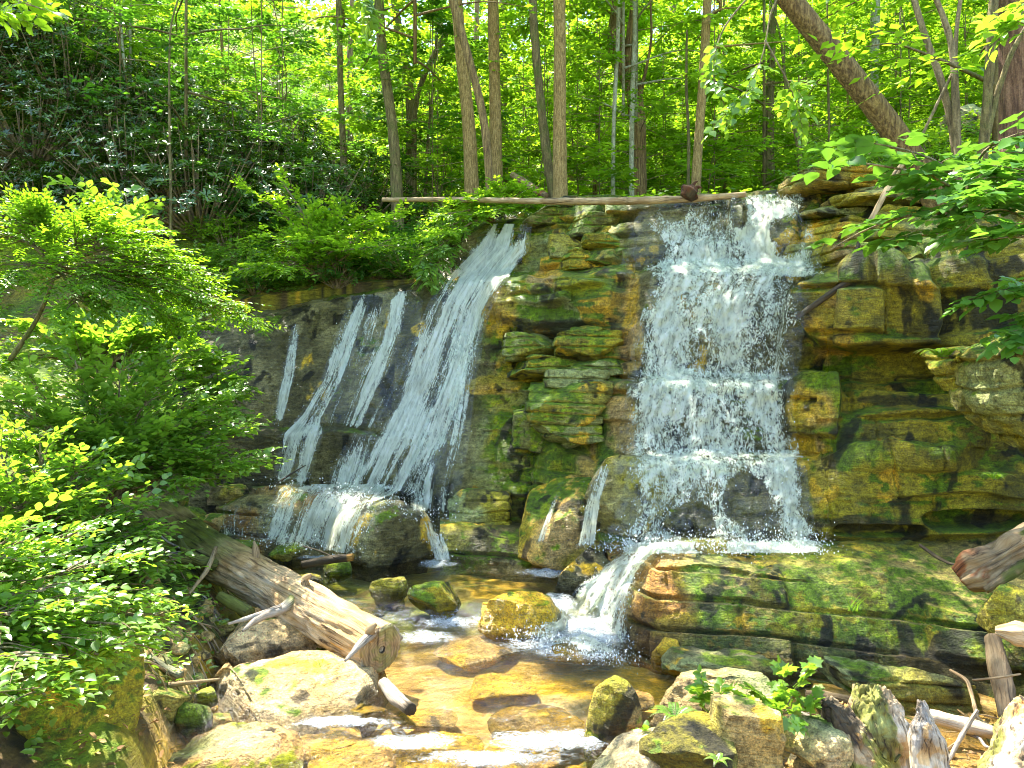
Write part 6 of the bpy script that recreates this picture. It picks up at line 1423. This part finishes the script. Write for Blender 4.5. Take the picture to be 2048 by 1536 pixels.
fern('yellow-green fern tuft growing from the crack in front of the pale rock', 1350, 1440, 3.75, 11, .17, 131)
fern('tiny dark fern between the two foreground boulders', 1436, 1525, 3.3, 6, .08, 132, .018)
fern('dark fern hanging under the broken brown block on the right wall', 1885, 718, 5.7, 9, .26, 133, .05)
fern('small green fern on the right wall above the bench', 1990, 960, 5.3, 8, .16, 134, .03)
def grass(label, px, py, D, n, L, seed, lean=(0, 0, 0)):
    r_ = np.random.default_rng(seed); A = Acc(); c = P(px, py, D)
    for k in range(n):
        d = nrm(np.array([r_.normal(0, .35), r_.normal(0, .35), 1.0]) + np.array(lean)); l = L * r_.uniform(.6, 1.1); b0 = c + r_.normal(0, .02, 3) * [1, 1, 0]
        t = np.linspace(0, 1, 5)[:, None]; q = b0 + d * t * l + np.array([d[0], d[1], -.3]) * t ** 2 * l * .5; w = .0035 * (1 - t ** 2) + .0004
        V = np.concatenate([q - [1, 0, 0] * w, q + [1, 0, 0] * w]); i = np.arange(4)
        A.add(V, np.stack([i, i + 5, i + 6, i + 1], 1), a=r_.uniform(.3, 1))
    o = A.build('grass_tuft', M_LEAF_N, origin=c); o.location = tuple(c); return tag(o, label, 'grass')
grass('wisp of grass sprouting from the moss on the bench face', 1708, 1222, 5.45, 9, .17, 141)
grass('arching grass tuft under the leafy fountain-shaped shrub', 215, 960, 5.9, 60, .4, 142)
grass('thin grass blades beside the rotten branch stub', 640, 1330, 4.75, 5, .06, 143)
grass('tuft of long blades on the shoulder left of the upper left cascade', 870, 590, 9.9, 40, .45, 144)
# canopy over the stream: unseen crowns added above the view to cast dappled shade
for k, (x, y, z, R_c, lb) in enumerate([(-4.5, 9.5, 8.5, 3.6, 'canopy tree on the left slope'), (4.2, 11.5, 8.8, 3.6, 'canopy tree right of the lip'), (-2.0, 10.5, 9.6, 3.0, 'canopy tree above the left-hand cascade'), (5.5, 7.5, 7.2, 3.4, 'canopy tree over the right bank'), (-1, 15, 10, 3.5, 'canopy tree up the valley')]):
    root = empty('shade_canopy', (x, y, G(x, y))); tag(root, lb + ', an unseen crown added for shade', 'tree'); r_ = np.random.default_rng(400 + k)
    cr, lb2 = crown(3.2, R_c, 26, 22, 8, .16, 'diamond', 0, 'ball', r_, .6, 400 + k)
    off = np.array([0, 0, z - 1.6 - G(x, y)]); pw = cr[0] + off + np.array([x, y, G(x, y)]); m = ~lit_mask(pw)
    cr = tuple(a[m & (pw[:, 2] > 2.1 + .52 * pw[:, 1])] for a in cr)   # leaves that would hang into view are left out
    mk_crown('crown', (cr[0] + off, *cr[1:]), None, M_LEAF, 'diamond', root)
